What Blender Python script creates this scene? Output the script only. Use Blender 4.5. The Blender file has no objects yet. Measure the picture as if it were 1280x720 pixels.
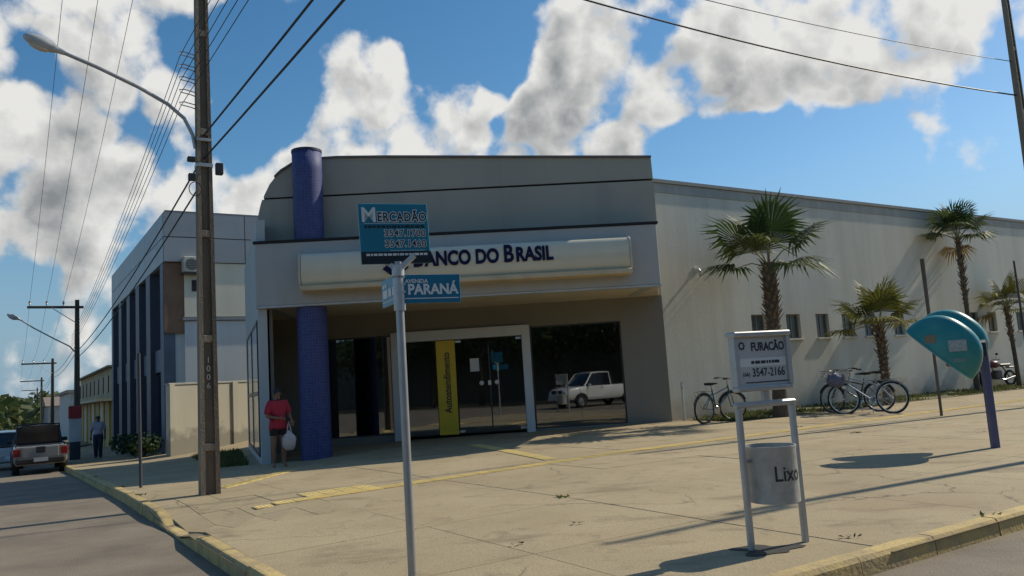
import bpy, bmesh, math, random
from math import sin, cos, pi, radians, sqrt, atan2
from mathutils import Vector, Matrix
random.seed(11)
S = bpy.context.scene
COL = S.collection

# ------------------------------------------------------------------ camera
CAM_Z = 1.6; ROLL = 0.064; FOC = 1000.0
PITCH = math.atan(120 * cos(ROLL) / FOC)
R0 = Vector((1, 0, 0)); F0 = Vector((0, cos(PITCH), sin(PITCH))); U0 = Vector((0, -sin(PITCH), cos(PITCH)))
rt = R0 * cos(ROLL) - U0 * sin(ROLL); up = R0 * sin(ROLL) + U0 * cos(ROLL)
cd = bpy.data.cameras.new('camera'); cam = bpy.data.objects.new('camera', cd); COL.objects.link(cam)
cd.sensor_width = 36; cd.lens = FOC / 1280 * 36; cd.clip_end = 3000; cd.clip_start = .1
mw = Matrix((rt, up, -F0)).transposed().to_4x4(); mw.translation = (0, 0, CAM_Z); cam.matrix_world = mw
S.camera = cam
S.view_settings.view_transform = 'Standard'; S.view_settings.look = 'None'
S.view_settings.exposure = -0.05; S.view_settings.gamma = 1
cy = S.cycles; cy.max_bounces = 5; cy.diffuse_bounces = 3; cy.glossy_bounces = 3; cy.transmission_bounces = 3; cy.transparent_max_bounces = 8
cy.use_adaptive_sampling = True; cy.adaptive_threshold = .02; cy.use_denoising = True; cy.caustics_reflective = False; cy.caustics_refractive = False

# ------------------------------------------------------------------ sky and sun
SUN_EL = radians(40); SUN_H = Vector((.88, .475)).normalized()
SUN_D = Vector((SUN_H.x * cos(SUN_EL), SUN_H.y * cos(SUN_EL), sin(SUN_EL)))
def pixdir(x, y):
    u = (x - 640) / FOC; v = (360 - y) / FOC
    return (rt * u + up * v + F0).normalized()
wd = bpy.data.worlds.new('World'); S.world = wd; wd.use_nodes = True
wd.cycles.sampling_method = 'MANUAL'; wd.cycles.sample_map_resolution = 256
wt = wd.node_tree; wn = wt.nodes; wl = wt.links
def cloud_group(with_banks):
    g = bpy.data.node_groups.new('cloud_density', 'ShaderNodeTree')
    g.interface.new_socket('Vector', in_out='INPUT', socket_type='NodeSocketVector')
    g.interface.new_socket('Warped', in_out='INPUT', socket_type='NodeSocketVector')
    g.interface.new_socket('Value', in_out='OUTPUT', socket_type='NodeSocketFloat')
    N = g.nodes; L = g.links
    gi = N.new('NodeGroupInput'); go = N.new('NodeGroupOutput')
    def noise(sc, det, vec, rough=.55):
        n = N.new('ShaderNodeTexNoise'); n.inputs['Scale'].default_value = sc; n.inputs['Detail'].default_value = det
        n.inputs['Roughness'].default_value = rough; L.new(vec, n.inputs['Vector']); return n.outputs['Fac']
    def m(op, a, b):
        n = N.new('ShaderNodeMath'); n.operation = op
        for i, q in enumerate((a, b)):
            if isinstance(q, (int, float)): n.inputs[i].default_value = q
            else: L.new(q, n.inputs[i])
        return n.outputs[0]
    big = noise(3.1, 3, gi.outputs[0]); fine = noise(12, 7, gi.outputs[0], .56)
    val = m('ADD', m('MULTIPLY', big, .7), m('MULTIPLY', fine, .85))      # mean about .75
    blobs = [  # px, py, radius px, amount : the banks of cumulus and the gaps between them
        (40, 60, 170, .3), (20, 200, 130, .28), (150, 190, 110, .22), (60, 280, 90, .22), (170, 40, 110, .22), (250, 150, 60, .12),
        (240, 265, 70, .18), (120, 345, 60, .14), (90, 395, 60, .14), (20, 445, 60, .12), (130, 300, 60, .14), (310, 250, 40, .16),
        (418, 95, 48, .26), (430, 140, 58, .28), (470, 175, 65, .3), (545, 165, 75, .3), (498, 92, 32, .18), (592, 130, 42, .22),
        (375, 205, 55, .22), (640, 180, 70, .28), (600, 200, 75, .28), (470, 195, 85, .3), (410, 165, 60, .28), (715, 165, 90, .28), (592, 58, 20, .1), (700, 110, 95, .34), (755, 60, 100, .32), (790, 150, 80, .3), (880, 60, 90, .3), (890, 140, 75, .28),
        (970, 50, 110, .3), (1080, 90, 140, .26), (1200, 20, 120, .2),
        (350, 90, 80, -.34), (600, 40, 85, -.3), (510, 20, 80, -.3), (330, 185, 50, -.2), (940, 235, 90, -.4), (1050, 230, 110, -.34), (850, 225, 45, -.3),
        (60, 345, 45, -.16), (15, 330, 55, -.1), (170, 150, 60, -.3), (190, 195, 40, -.22), (20, 85, 45, -.25), (300, 60, 50, -.25), (110, 130, 30, -.15), (20, 240, 35, -.12), (280, 170, 45, -.22), (15, 80, 35, -.1), (440, 240, 40, -.05), (822, 55, 34, -.22), (630, 150, 24, -.2), (50, 400, 40, -.2)]
    vor = N.new('ShaderNodeTexVoronoi'); vor.inputs['Scale'].default_value = 21; L.new(gi.outputs[1], vor.inputs['Vector'])
    val = m('ADD', val, m('MULTIPLY', m('SUBTRACT', .42, vor.outputs['Distance']), .30))
    base = val; val = 0.0; neg = 0.0
    for (x, y, r, a) in (blobs if with_banks else []):
        dn = N.new('ShaderNodeVectorMath'); dn.operation = 'DISTANCE'; L.new(gi.outputs[1], dn.inputs[0]); dn.inputs[1].default_value = pixdir(x, y)
        mr = N.new('ShaderNodeMapRange'); mr.interpolation_type = 'SMOOTHSTEP'
        L.new(dn.outputs['Value'], mr.inputs[0]); mr.inputs[1].default_value = 0; mr.inputs[2].default_value = r / 1000 * 1.25
        mr.inputs[3].default_value = a; mr.inputs[4].default_value = 0
        if a > 0: val = m('ADD', mr.outputs[0], val)
        else: neg = m('ADD', mr.outputs[0], neg)
    val = m('ADD', m('MINIMUM', val, .33), neg) if with_banks else base
    L.new(val, go.inputs[0]); return g
cg = cloud_group(True); cn = cloud_group(False)
tc = wn.new('ShaderNodeTexCoord')
nrm = wn.new('ShaderNodeVectorMath'); nrm.operation = 'NORMALIZE'; wl.new(tc.outputs['Generated'], nrm.inputs[0])
def wmath(op, a, b=0.0):
    n = wn.new('ShaderNodeMath'); n.operation = op
    for i, q in enumerate((a, b)):
        if isinstance(q, (int, float)): n.inputs[i].default_value = q
        else: wl.new(q, n.inputs[i])
    return n.outputs[0]
def wrange(v, a, b, c=0, d=1, smooth=True):
    n = wn.new('ShaderNodeMapRange'); n.interpolation_type = 'SMOOTHSTEP' if smooth else 'LINEAR'
    wl.new(v, n.inputs[0])
    for i, q in enumerate((a, b, c, d)): n.inputs[i + 1].default_value = q
    return n.outputs[0]
# one domain warp, shared by every sample, so the banks of cloud have ragged outlines
w0_ = wn.new('ShaderNodeTexNoise'); w0_.inputs['Scale'].default_value = 9; w0_.inputs['Detail'].default_value = 4; wl.new(nrm.outputs[0], w0_.inputs['Vector'])
s0_ = wn.new('ShaderNodeVectorMath'); s0_.operation = 'SUBTRACT'; wl.new(w0_.outputs['Color'], s0_.inputs[0]); s0_.inputs[1].default_value = (.5, .5, .5)
s1_n = wn.new('ShaderNodeVectorMath'); s1_n.operation = 'SCALE'; wl.new(s0_.outputs[0], s1_n.inputs[0]); s1_n.inputs['Scale'].default_value = .11
pw_n = wn.new('ShaderNodeVectorMath'); pw_n.operation = 'ADD'; wl.new(nrm.outputs[0], pw_n.inputs[0]); wl.new(s1_n.outputs[0], pw_n.inputs[1])
def dens(off, cg):
    gn = wn.new('ShaderNodeGroup'); gn.node_tree = cg
    for k, src in enumerate((nrm.outputs[0], pw_n.outputs[0])):
        ad = wn.new('ShaderNodeVectorMath'); ad.operation = 'ADD'; wl.new(src, ad.inputs[0]); ad.inputs[1].default_value = off; wl.new(ad.outputs[0], gn.inputs[k])
    return gn.outputs[0]
b0 = dens((0, 0, 0), cg); b1 = dens((.03, .0, .06), cg); n0 = dens((0, 0, 0), cn); d1 = dens((.018, .004, .026), cn); d0 = wmath('ADD', b0, n0)
mask = wrange(d0, .84, 1.03)
lit = wrange(wmath('SUBTRACT', n0, d1), -.13, .13, 0, 1, False)
litb = wrange(wmath('SUBTRACT', b0, b1), -.16, .16, -.5, .5)
thick = wrange(d0, .93, 1.36, 0, 1, False)
grey = wmath('SUBTRACT', wmath('SUBTRACT', wmath('ADD', wmath('MULTIPLY', thick, 1.1), .42), wmath('MULTIPLY', lit, .75)), wmath('MULTIPLY', litb, .55))
gcl = wn.new('ShaderNodeClamp'); wl.new(grey, gcl.inputs[0]); grey = gcl.outputs[0]
ramp = wn.new('ShaderNodeMix'); ramp.data_type = 'RGBA'; wl.new(grey, ramp.inputs['Factor'])
ramp.inputs['A'].default_value = (8.2, 8.15, 7.9, 1); ramp.inputs['B'].default_value = (2.5, 2.7, 2.85, 1)
sky = wn.new('ShaderNodeTexSky'); sky.sky_type = 'NISHITA'; sky.sun_disc = False
sky.sun_elevation = SUN_EL; sky.sun_rotation = atan2(SUN_H.x, SUN_H.y); sky.altitude = 200; sky.air_density = 1.0; sky.dust_density = .6; sky.ozone_density = 2.2
hs = wn.new('ShaderNodeHueSaturation'); hs.inputs['Saturation'].default_value = 1.28; hs.inputs['Value'].default_value = 1.15; hs.inputs['Hue'].default_value = .492; wl.new(sky.outputs[0], hs.inputs['Color'])
# pale air low over the horizon, all the way round
sx_ = wn.new('ShaderNodeSeparateXYZ'); wl.new(nrm.outputs[0], sx_.inputs[0])
hz = wn.new('ShaderNodeMix'); hz.data_type = 'RGBA'; wl.new(wrange(sx_.outputs['Z'], 0.0, .26, .92, 0), hz.inputs['Factor'])
wl.new(hs.outputs[0], hz.inputs['A']); hz.inputs['B'].default_value = (2.3, 3.7, 5.0, 1)
mx = wn.new('ShaderNodeMix'); mx.data_type = 'RGBA'
wl.new(mask, mx.inputs['Factor']); wl.new(hz.outputs['Result'], mx.inputs['A']); wl.new(ramp.outputs['Result'], mx.inputs['B'])
bg = wn['Background']; wl.new(mx.outputs['Result'], bg.inputs['Color']); bg.inputs['Strength'].default_value = .1
sl = bpy.data.lights.new('sun', 'SUN'); sl.energy = 4.3; sl.angle = radians(.53); sl.color = (1, .90, .72)
so = bpy.data.objects.new('sun', sl); COL.objects.link(so); so.rotation_euler = SUN_D.to_track_quat('Z', 'Y').to_euler(); so.location = (10, 5, 30)

# ------------------------------------------------------------------ materials
MATS = {}
def M(name, c=(.5, .5, .5), rough=.6, var=.12, scale=2.0, bump=0.0, bscale=30, metal=0.0, c2=None, spec=.5, coat=0, streak=False, rnd=0.0, lo=.35, hi=.7):
    if name in MATS: return MATS[name]
    m = bpy.data.materials.new(name); m.use_nodes = True; nt = m.node_tree; N = nt.nodes; L = nt.links
    b = N['Principled BSDF']; b.inputs['Roughness'].default_value = rough; b.inputs['Metallic'].default_value = metal
    b.inputs['Specular IOR Level'].default_value = spec
    if coat: b.inputs['Coat Weight'].default_value = coat; b.inputs['Coat Roughness'].default_value = .06
    geo = N.new('ShaderNodeNewGeometry'); vec = geo.outputs['Position']
    if streak:
        mp = N.new('ShaderNodeMapping'); mp.inputs['Scale'].default_value = (1, 1, .14); L.new(vec, mp.inputs[0]); svec = mp.outputs[0]
    else: svec = vec
    n1 = N.new('ShaderNodeTexNoise'); n1.inputs['Scale'].default_value = scale; n1.inputs['Detail'].default_value = 7; n1.inputs['Roughness'].default_value = .62
    L.new(svec, n1.inputs['Vector'])
    mr = N.new('ShaderNodeMapRange'); L.new(n1.outputs['Fac'], mr.inputs[0]); mr.inputs[1].default_value = lo; mr.inputs[2].default_value = hi
    mixc = N.new('ShaderNodeMix'); mixc.data_type = 'RGBA'; L.new(mr.outputs[0], mixc.inputs['Factor'])
    if c2 is None: c2 = tuple(max(0, q * (1 - 2 * var)) for q in c)
    mixc.inputs['A'].default_value = (*c, 1); mixc.inputs['B'].default_value = (*c2, 1)
    out = mixc.outputs['Result']
    if rnd:
        oi = N.new('ShaderNodeObjectInfo'); hv = N.new('ShaderNodeHueSaturation')
        r = N.new('ShaderNodeMapRange'); L.new(oi.outputs['Random'], r.inputs[0]); r.inputs[3].default_value = 1 - rnd; r.inputs[4].default_value = 1 + rnd
        L.new(r.outputs[0], hv.inputs['Value']); L.new(out, hv.inputs['Color']); out = hv.outputs[0]
    L.new(out, b.inputs['Base Color'])
    if bump:
        n2 = N.new('ShaderNodeTexNoise'); n2.inputs['Scale'].default_value = bscale; n2.inputs['Detail'].default_value = 5; L.new(vec, n2.inputs['Vector'])
        bp = N.new('ShaderNodeBump'); bp.inputs['Strength'].default_value = bump; bp.inputs['Distance'].default_value = .02
        L.new(n2.outputs['Fac'], bp.inputs['Height']); L.new(bp.outputs[0], b.inputs['Normal'])
    MATS[name] = m; return m
def glass(name, tint=.3, refl=.12, tcol=(1, 1, 1)):
    if name in MATS: return MATS[name]
    m = bpy.data.materials.new(name); m.use_nodes = True; nt = m.node_tree; N = nt.nodes; L = nt.links
    N.remove(N['Principled BSDF']); o = N['Material Output']
    t = N.new('ShaderNodeBsdfTransparent'); t.inputs[0].default_value = (tint * tcol[0], tint * tcol[1], tint * tcol[2], 1)
    gl = N.new('ShaderNodeBsdfGlossy'); gl.inputs['Roughness'].default_value = .015; gl.inputs['Color'].default_value = (.9, .95, 1, 1)
    fr = N.new('ShaderNodeFresnel'); fr.inputs[0].default_value = 1.5
    ad = N.new('ShaderNodeMath'); ad.operation = 'ADD'; ad.use_clamp = True; L.new(fr.outputs[0], ad.inputs[0]); ad.inputs[1].default_value = refl
    mxs = N.new('ShaderNodeMixShader'); L.new(ad.outputs[0], mxs.inputs[0]); L.new(t.outputs[0], mxs.inputs[1]); L.new(gl.outputs[0], mxs.inputs[2])
    L.new(mxs.outputs[0], o.inputs[0]); MATS[name] = m; return m
def leafmat(name, c, c2, trans=.35):
    if name in MATS: return MATS[name]
    m = bpy.data.materials.new(name); m.use_nodes = True; nt = m.node_tree; N = nt.nodes; L = nt.links
    b = N['Principled BSDF']; b.inputs['Roughness'].default_value = .55; b.inputs['Specular IOR Level'].default_value = .35
    geo = N.new('ShaderNodeNewGeometry')
    mixc = N.new('ShaderNodeMix'); mixc.data_type = 'RGBA'; mixc.inputs['A'].default_value = (*c, 1); mixc.inputs['B'].default_value = (*c2, 1)
    L.new(geo.outputs['Random Per Island'], mixc.inputs['Factor']); L.new(mixc.outputs['Result'], b.inputs['Base Color'])
    tr = N.new('ShaderNodeBsdfTranslucent'); L.new(mixc.outputs['Result'], tr.inputs[0])
    ms = N.new('ShaderNodeMixShader'); ms.inputs[0].default_value = trans; L.new(b.outputs[0], ms.inputs[1]); L.new(tr.outputs[0], ms.inputs[2])
    L.new(ms.outputs[0], N['Material Output'].inputs[0]); MATS[name] = m; return m

# ------------------------------------------------------------------ mesh helpers
class MB:
    def __init__(s): s.v = []; s.f = []; s.xf = Matrix.Identity(4)
    def add(s, vs, fs):
        o = len(s.v); s.v += [s.xf @ Vector(q) for q in vs]; s.f += [tuple(i + o for i in f) for f in fs]; return s
    def box(s, c, d, rz=0, bev=0, rx=0, ry=0):
        R = Matrix.Rotation(rz, 3, 'Z') @ Matrix.Rotation(ry, 3, 'Y') @ Matrix.Rotation(rx, 3, 'X'); c = Vector(c); h = Vector(d) / 2
        if bev <= 0:
            vs = [c + R @ Vector((sx * h.x, sy * h.y, sz * h.z)) for sz in (-1, 1) for sx, sy in ((-1, -1), (1, -1), (1, 1), (-1, 1))]
            return s.add(vs, [(3, 2, 1, 0), (4, 5, 6, 7), (0, 1, 5, 4), (1, 2, 6, 5), (2, 3, 7, 6), (3, 0, 4, 7)])
        e = min(bev, h.x * .95, h.y * .95, h.z * .95); rings = []
        for z, k in ((-h.z, e), (-h.z + e, 0), (h.z - e, 0), (h.z, e)):
            x, y = h.x - k, h.y - k; q = e if k == 0 else e * .35
            rings.append([(-x + q, -y), (x - q, -y), (x, -y + q), (x, y - q), (x - q, y), (-x + q, y), (-x, y - q), (-x, -y + q)]); rings[-1] = [(a, b, z) for a, b in rings[-1]]
        vs = [c + R @ Vector(p) for r in rings for p in r]; fs = [tuple(range(7, -1, -1)), tuple(range(24, 32))]
        for k in range(3):
            for i in range(8): j = (i + 1) % 8; fs.append((k * 8 + i, k * 8 + j, k * 8 + 8 + j, k * 8 + 8 + i))
        return s.add(vs, fs)
    def prism(s, poly, z0, z1):
        n = len(poly); vs = [(p[0], p[1], z0) for p in poly] + [(p[0], p[1], z1) for p in poly]
        return s.add(vs, [tuple(range(n - 1, -1, -1)), tuple(range(n, 2 * n))] + [(i, (i + 1) % n, n + (i + 1) % n, n + i) for i in range(n)])
    def extr(s, pts, dvec):
        n = len(pts); dvec = Vector(dvec); vs = [Vector(p) for p in pts] + [Vector(p) + dvec for p in pts]
        return s.add(vs, [tuple(range(n - 1, -1, -1)), tuple(range(n, 2 * n))] + [(i, (i + 1) % n, n + (i + 1) % n, n + i) for i in range(n)])
    def tube(s, path, r, seg=8, cap=True, closed=False):
        path = [Vector(p) for p in path]; n = len(path); rs = r if isinstance(r, (list, tuple)) else [r] * n; vs = []; fs = []
        prev = None
        for i, p in enumerate(path):
            t = (path[(i + 1) % n] - path[i - 1]) if closed else (path[min(i + 1, n - 1)] - path[max(i - 1, 0)])
            t.normalize()
            if prev is None:
                a = t.cross(Vector((0, 0, 1)));
                if a.length < .1: a = t.cross(Vector((0, 1, 0)))
            else: a = prev - t * prev.dot(t)
            a.normalize(); prev = a; b = t.cross(a)
            vs += [p + (a * cos(2 * pi * k / seg) + b * sin(2 * pi * k / seg)) * rs[i] for k in range(seg)]
        m = n if closed else n - 1
        for i in range(m):
            j = (i + 1) % n
            for k in range(seg): k2 = (k + 1) % seg; fs.append((i * seg + k, i * seg + k2, j * seg + k2, j * seg + k))
        if cap and not closed: fs += [tuple(range(seg - 1, -1, -1)), tuple(range((n - 1) * seg, n * seg))]
        return s.add(vs, fs)
    def lathe(s, prof, seg=24, c=(0, 0, 0), axis='Z'):
        vs = []; fs = []; c = Vector(c)
        for (r, z) in prof:
            for k in range(seg):
                a = 2 * pi * k / seg; p = Vector((r * cos(a), r * sin(a), z))
                if axis == 'Y': p = Vector((p.x, p.z, p.y))
                if axis == 'X': p = Vector((p.z, p.x, p.y))
                vs.append(c + p)
        for i in range(len(prof) - 1):
            for k in range(seg): k2 = (k + 1) % seg; fs.append((i * seg + k, i * seg + k2, (i + 1) * seg + k2, (i + 1) * seg + k))
        return s.add(vs, fs)
    def sphere(s, c, r, seg=12, ring=8):
        r = Vector(r) if isinstance(r, (tuple, list, Vector)) else Vector((r, r, r)); c = Vector(c); vs = []; fs = []
        for i in range(ring + 1):
            a = -pi / 2 + pi * i / ring
            for k in range(seg): b = 2 * pi * k / seg; vs.append(c + Vector((cos(a) * cos(b) * r.x, cos(a) * sin(b) * r.y, sin(a) * r.z)))
        for i in range(ring):
            for k in range(seg): k2 = (k + 1) % seg; fs.append((i * seg + k, i * seg + k2, (i + 1) * seg + k2, (i + 1) * seg + k))
        return s.add(vs, fs)
    def quad(s, a, b, c, d): return s.add([a, b, c, d], [(0, 1, 2, 3)])
    def mesh(s, name, mat, smooth=False, fixn=True):
        me = bpy.data.meshes.new(name); me.from_pydata([tuple(q) for q in s.v], [], s.f)
        bm = bmesh.new(); bm.from_mesh(me); bmesh.ops.remove_doubles(bm, verts=bm.verts, dist=1e-5)
        if fixn: bmesh.ops.recalc_face_normals(bm, faces=bm.faces)
        bm.to_mesh(me); bm.free()
        if mat: me.materials.append(mat)
        if smooth:
            me.polygons.foreach_set('use_smooth', [True] * len(me.polygons))
            try: me.set_sharp_from_angle(angle=radians(40))
            except Exception: pass
        me.update(); return me
    def build(s, name, mat, parent=None, smooth=False, world=False, fixn=True):
        me = s.mesh(name, mat, smooth, fixn)
        if world and parent is not None: me.transform(parent_mat(parent).inverted())
        return link(name, me, parent)
def parent_mat(p):
    m = Matrix.LocRotScale(p.location, p.rotation_euler, p.scale)
    return parent_mat(p.parent) @ m if p.parent else m
def link(name, me, parent=None):
    o = bpy.data.objects.new(name, me); COL.objects.link(o)
    if parent is not None: o.parent = parent
    return o
def thing(name, label, cat, loc=(0, 0, 0), rz=0, group=None, scale=1):
    o = bpy.data.objects.new(name, None); COL.objects.link(o); o.location = loc; o.rotation_euler = (0, 0, rz); o.scale = (scale,) * 3
    o.empty_display_size = .3
    return tag(o, label, cat, group)
def tag(o, label, cat, group=None):
    o['label'] = label; o['category'] = cat
    if group: o['group'] = group
    return o
def struct(o, kind='structure', label=None):
    o['kind'] = kind
    if label: o['label'] = label
    return o
def copy_tree(o, parent=None):
    c = o.copy(); COL.objects.link(c); c.parent = parent
    for ch in list(o.children): copy_tree(ch, c)
    return c
def text_mesh(body, size=1.0, extrude=.004, bold=0.0, align='CENTER', sx=1.0, spacing=1.0):
    cu = bpy.data.curves.new('txt', 'FONT'); cu.body = body; cu.size = size; cu.extrude = extrude; cu.offset = bold; cu.align_x = align; cu.align_y = 'CENTER'
    cu.space_character = spacing; cu.resolution_u = 4
    o = bpy.data.objects.new('txt', cu); COL.objects.link(o); dg = bpy.context.evaluated_depsgraph_get(); dg.update()
    me = bpy.data.meshes.new_from_object(o.evaluated_get(dg)); bpy.data.objects.remove(o); bpy.data.curves.remove(cu)
    if sx != 1: me.transform(Matrix.Diagonal((sx, 1, 1, 1)))
    return me
def put_text(name, body, size, mat, parent, loc, rot=(pi / 2, 0, 0), **k):
    me = text_mesh(body, size, **k); me.name = name; me.materials.clear(); me.materials.append(mat)
    o = link(name, me, parent); o.location = loc; o.rotation_euler = rot; return o

# ------------------------------------------------------------------ street grid: U along the avenue, W up the side street
U = Vector((.84, .5426)); W = Vector((-.5426, .84)); YAW = atan2(U.y, U.x)
KU = 1.83; KW = 3.85; KH = .15; RC = 2.6
def uw(u, w, z=0): return Vector((U.x * u + W.x * w, U.y * u + W.y * w, z))
def to_uw(x, y): return x * U.x + y * U.y, x * W.x + y * W.y
def ramp_at(u, w):      # dropped kerb on the side street
    if u < KU + 2.2:
        k = max(0, 1 - abs(w - 11.0) / 1.15); k = min(1, k * 2.2)
        return -.125 * k * max(0, 1 - (u - KU) / 1.5)
    return 0
def drop(u, w):         # the side street falls away from the avenue
    return -.02 * min(45, max(0, w - 15.5)) * min(1, max(0, (8 - u) / 3))
def gz(x, y):
    u, w = to_uw(x, y)
    return KH + .014 * max(0, min(u - KU, w - KW) - 1) + ramp_at(u, w) + drop(u, w)
def on_walk(x, y): return (x, y, gz(x, y))

# ================================================================== SETTING
asphalt = M('dusty_asphalt', (.235, .195, .145), .9, c2=(.145, .12, .09), scale=.9, bump=.5, bscale=60)
dirt = M('red_earth', (.20, .15, .095), .95, c2=(.12, .12, .06), scale=.3, bump=.3, bscale=8)
g_ = MB(); R = 900
g_.quad((-R, -R, -1.0), (R, -R, -1.0), (R, R, -1.0), (-R, R, -1.0)); struct(g_.build('ground', dirt))
r_ = MB()
def strip(mb, a, b, z): mb.quad(uw(a[0], a[1], z), uw(b[0], a[1], z), uw(b[0], b[1], z), uw(a[0], b[1], z))
ww_ = [-10, 3, 15.5, 25, 35, 45, 60.5, 260]
for a, b in zip(ww_, ww_[1:]):
    za, zb = drop(0, a), drop(0, b); r_.quad(uw(-9.5, a, za), uw(KU + .1, a, za), uw(KU + .1, b, zb), uw(-9.5, b, zb))
struct(r_.build('side_street', asphalt))
r_ = MB(); strip(r_, (-120, -10), (160, KW + .1), 0.004); r_.quad(uw(KU + .1, KW + .1, .004), uw(KU + 3, KW + .1, .004), uw(KU + .1, KW + 3, .004), uw(KU + .1, KW + .1, .004)) if False else None; struct(r_.build('avenue', asphalt))
# pavement base sheet
def walk_poly():
    pts = [(KU, 130), (KU, KW + RC)]
    for k in range(1, 8):
        a = pi + (pi / 2) * k / 8; pts.append((KU + RC + RC * cos(a), KW + RC + RC * sin(a)))
    return pts + [(KU + RC, KW), (90, KW), (90, 130)]
WP = walk_poly()
joint = M('pavement_joint_earth', (.25, .195, .12), .95, var=.2, scale=5)
wb = MB()
for a, b in ((KU + .02, KU + 4.2),): 
    wb.quad(uw(a, 57.5, gz(*uw(a, 57.5)[:2]) - .03), uw(b, 57.5, gz(*uw(b, 57.5)[:2]) - .03), uw(b, 200, -.8), uw(a, 200, -.8))
walk = struct(wb.build('sidewalk', slabm if False else joint))
walk_base = MB()
# slabs
def slab_material():
    m = M('worn_concrete_slab', (.40, .325, .20), .88, c2=(.30, .237, .14), scale=.55, bump=.35, bscale=45, rnd=.045, lo=.38, hi=.78)
    nt = m.node_tree; N = nt.nodes; L = nt.links; b = N['Principled BSDF']; src = b.inputs['Base Color'].links[0].from_socket
    geo = N.new('ShaderNodeNewGeometry')
    def layer(src, scale, lo, hi, col, amt, stretch=None, rot=0):
        v = geo.outputs['Position']
        if stretch:
            mp = N.new('ShaderNodeMapping'); mp.inputs['Scale'].default_value = stretch; mp.inputs['Rotation'].default_value = (0, 0, rot); L.new(v, mp.inputs[0]); v = mp.outputs[0]
        nz = N.new('ShaderNodeTexNoise'); nz.inputs['Scale'].default_value = scale; nz.inputs['Detail'].default_value = 6; nz.inputs['Roughness'].default_value = .65; L.new(v, nz.inputs['Vector'])
        mr = N.new('ShaderNodeMapRange'); L.new(nz.outputs['Fac'], mr.inputs[0]); mr.inputs[1].default_value = lo; mr.inputs[2].default_value = hi; mr.inputs[4].default_value = amt
        mc = N.new('ShaderNodeMix'); mc.data_type = 'RGBA'; L.new(mr.outputs[0], mc.inputs['Factor']); L.new(src, mc.inputs['A']); mc.inputs['B'].default_value = (*col, 1); return mc.outputs['Result']
    s = layer(src, .38, .52, .72, (.30, .205, .115), .6)                       # red-earth film
    s = layer(s, 1.6, .56, .68, (.185, .13, .075), .62, (.5, 1.2, 1), -YAW)       # oval stains
    s = layer(s, 3.5, .58, .70, (.15, .11, .07), .45, (1, .6, 1), YAW)             # small dark spots
    s = layer(s, 40, .5, .72, (.19, .15, .095), .55)                          # speckle
    s = layer(s, .8, .60, .75, (.43, .355, .23), .5)                            # scuffed pale areas
    vo = N.new('ShaderNodeTexVoronoi'); vo.feature = 'DISTANCE_TO_EDGE'; vo.inputs['Scale'].default_value = .42
    wz = N.new('ShaderNodeTexNoise'); wz.inputs['Scale'].default_value = 2.2; wz.inputs['Detail'].default_value = 6; L.new(geo.outputs['Position'], wz.inputs['Vector'])
    wa2 = N.new('ShaderNodeVectorMath'); wa2.operation = 'MULTIPLY_ADD'; L.new(wz.outputs['Color'], wa2.inputs[0]); wa2.inputs[1].default_value = (.5, .5, .5); L.new(geo.outputs['Position'], wa2.inputs[2]); L.new(wa2.outputs[0], vo.inputs['Vector'])
    cm = N.new('ShaderNodeMapRange'); L.new(vo.outputs['Distance'], cm.inputs[0]); cm.inputs[1].default_value = .002; cm.inputs[2].default_value = .007; cm.inputs[3].default_value = .75; cm.inputs[4].default_value = 0
    mk = N.new('ShaderNodeTexNoise'); mk.inputs['Scale'].default_value = .3; L.new(geo.outputs['Position'], mk.inputs['Vector'])
    mkr = N.new('ShaderNodeMapRange'); L.new(mk.outputs['Fac'], mkr.inputs[0]); mkr.inputs[1].default_value = .48; mkr.inputs[2].default_value = .56
    mu = N.new('ShaderNodeMath'); mu.operation = 'MULTIPLY'; L.new(cm.outputs[0], mu.inputs[0]); L.new(mkr.outputs[0], mu.inputs[1])
    mc = N.new('ShaderNodeMix'); mc.data_type = 'RGBA'; L.new(mu.outputs[0], mc.inputs['Factor']); L.new(s, mc.inputs['A']); mc.inputs['B'].default_value = (.11, .085, .055, 1); s = mc.outputs['Result']
    L.new(s, b.inputs['Base Color']); return m
slabm = slab_material()
def clip(poly, conv):
    # conv is a convex polygon, counter-clockwise
    out = poly
    for i in range(len(conv)):
        a = conv[i]; b = conv[(i + 1) % len(conv)]; inp = out; out = []
        if not inp: return []
        def side(p): return (b[0] - a[0]) * (p[1] - a[1]) - (b[1] - a[1]) * (p[0] - a[0])
        for j in range(len(inp)):
            p = inp[j]; q = inp[(j + 1) % len(inp)]; sp, sq = side(p), side(q)
            if sp >= 0: out.append(p)
            if (sp >= 0) != (sq >= 0):
                t = sp / (sp - sq); out.append((p[0] + (q[0] - p[0]) * t, p[1] + (q[1] - p[1]) * t))
    return out
KT = .16          # kerb stone width
inner = [(KU + KT, 60), (KU + KT, KW + RC)]
for k in range(1, 8):
    a = pi + (pi / 2) * k / 8; inner.append((KU + RC + (RC - KT) * cos(a), KW + RC + (RC - KT) * sin(a)))
inner += [(KU + RC, KW + KT), (60, KW + KT), (60, 60)]
SL = 2.0
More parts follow.
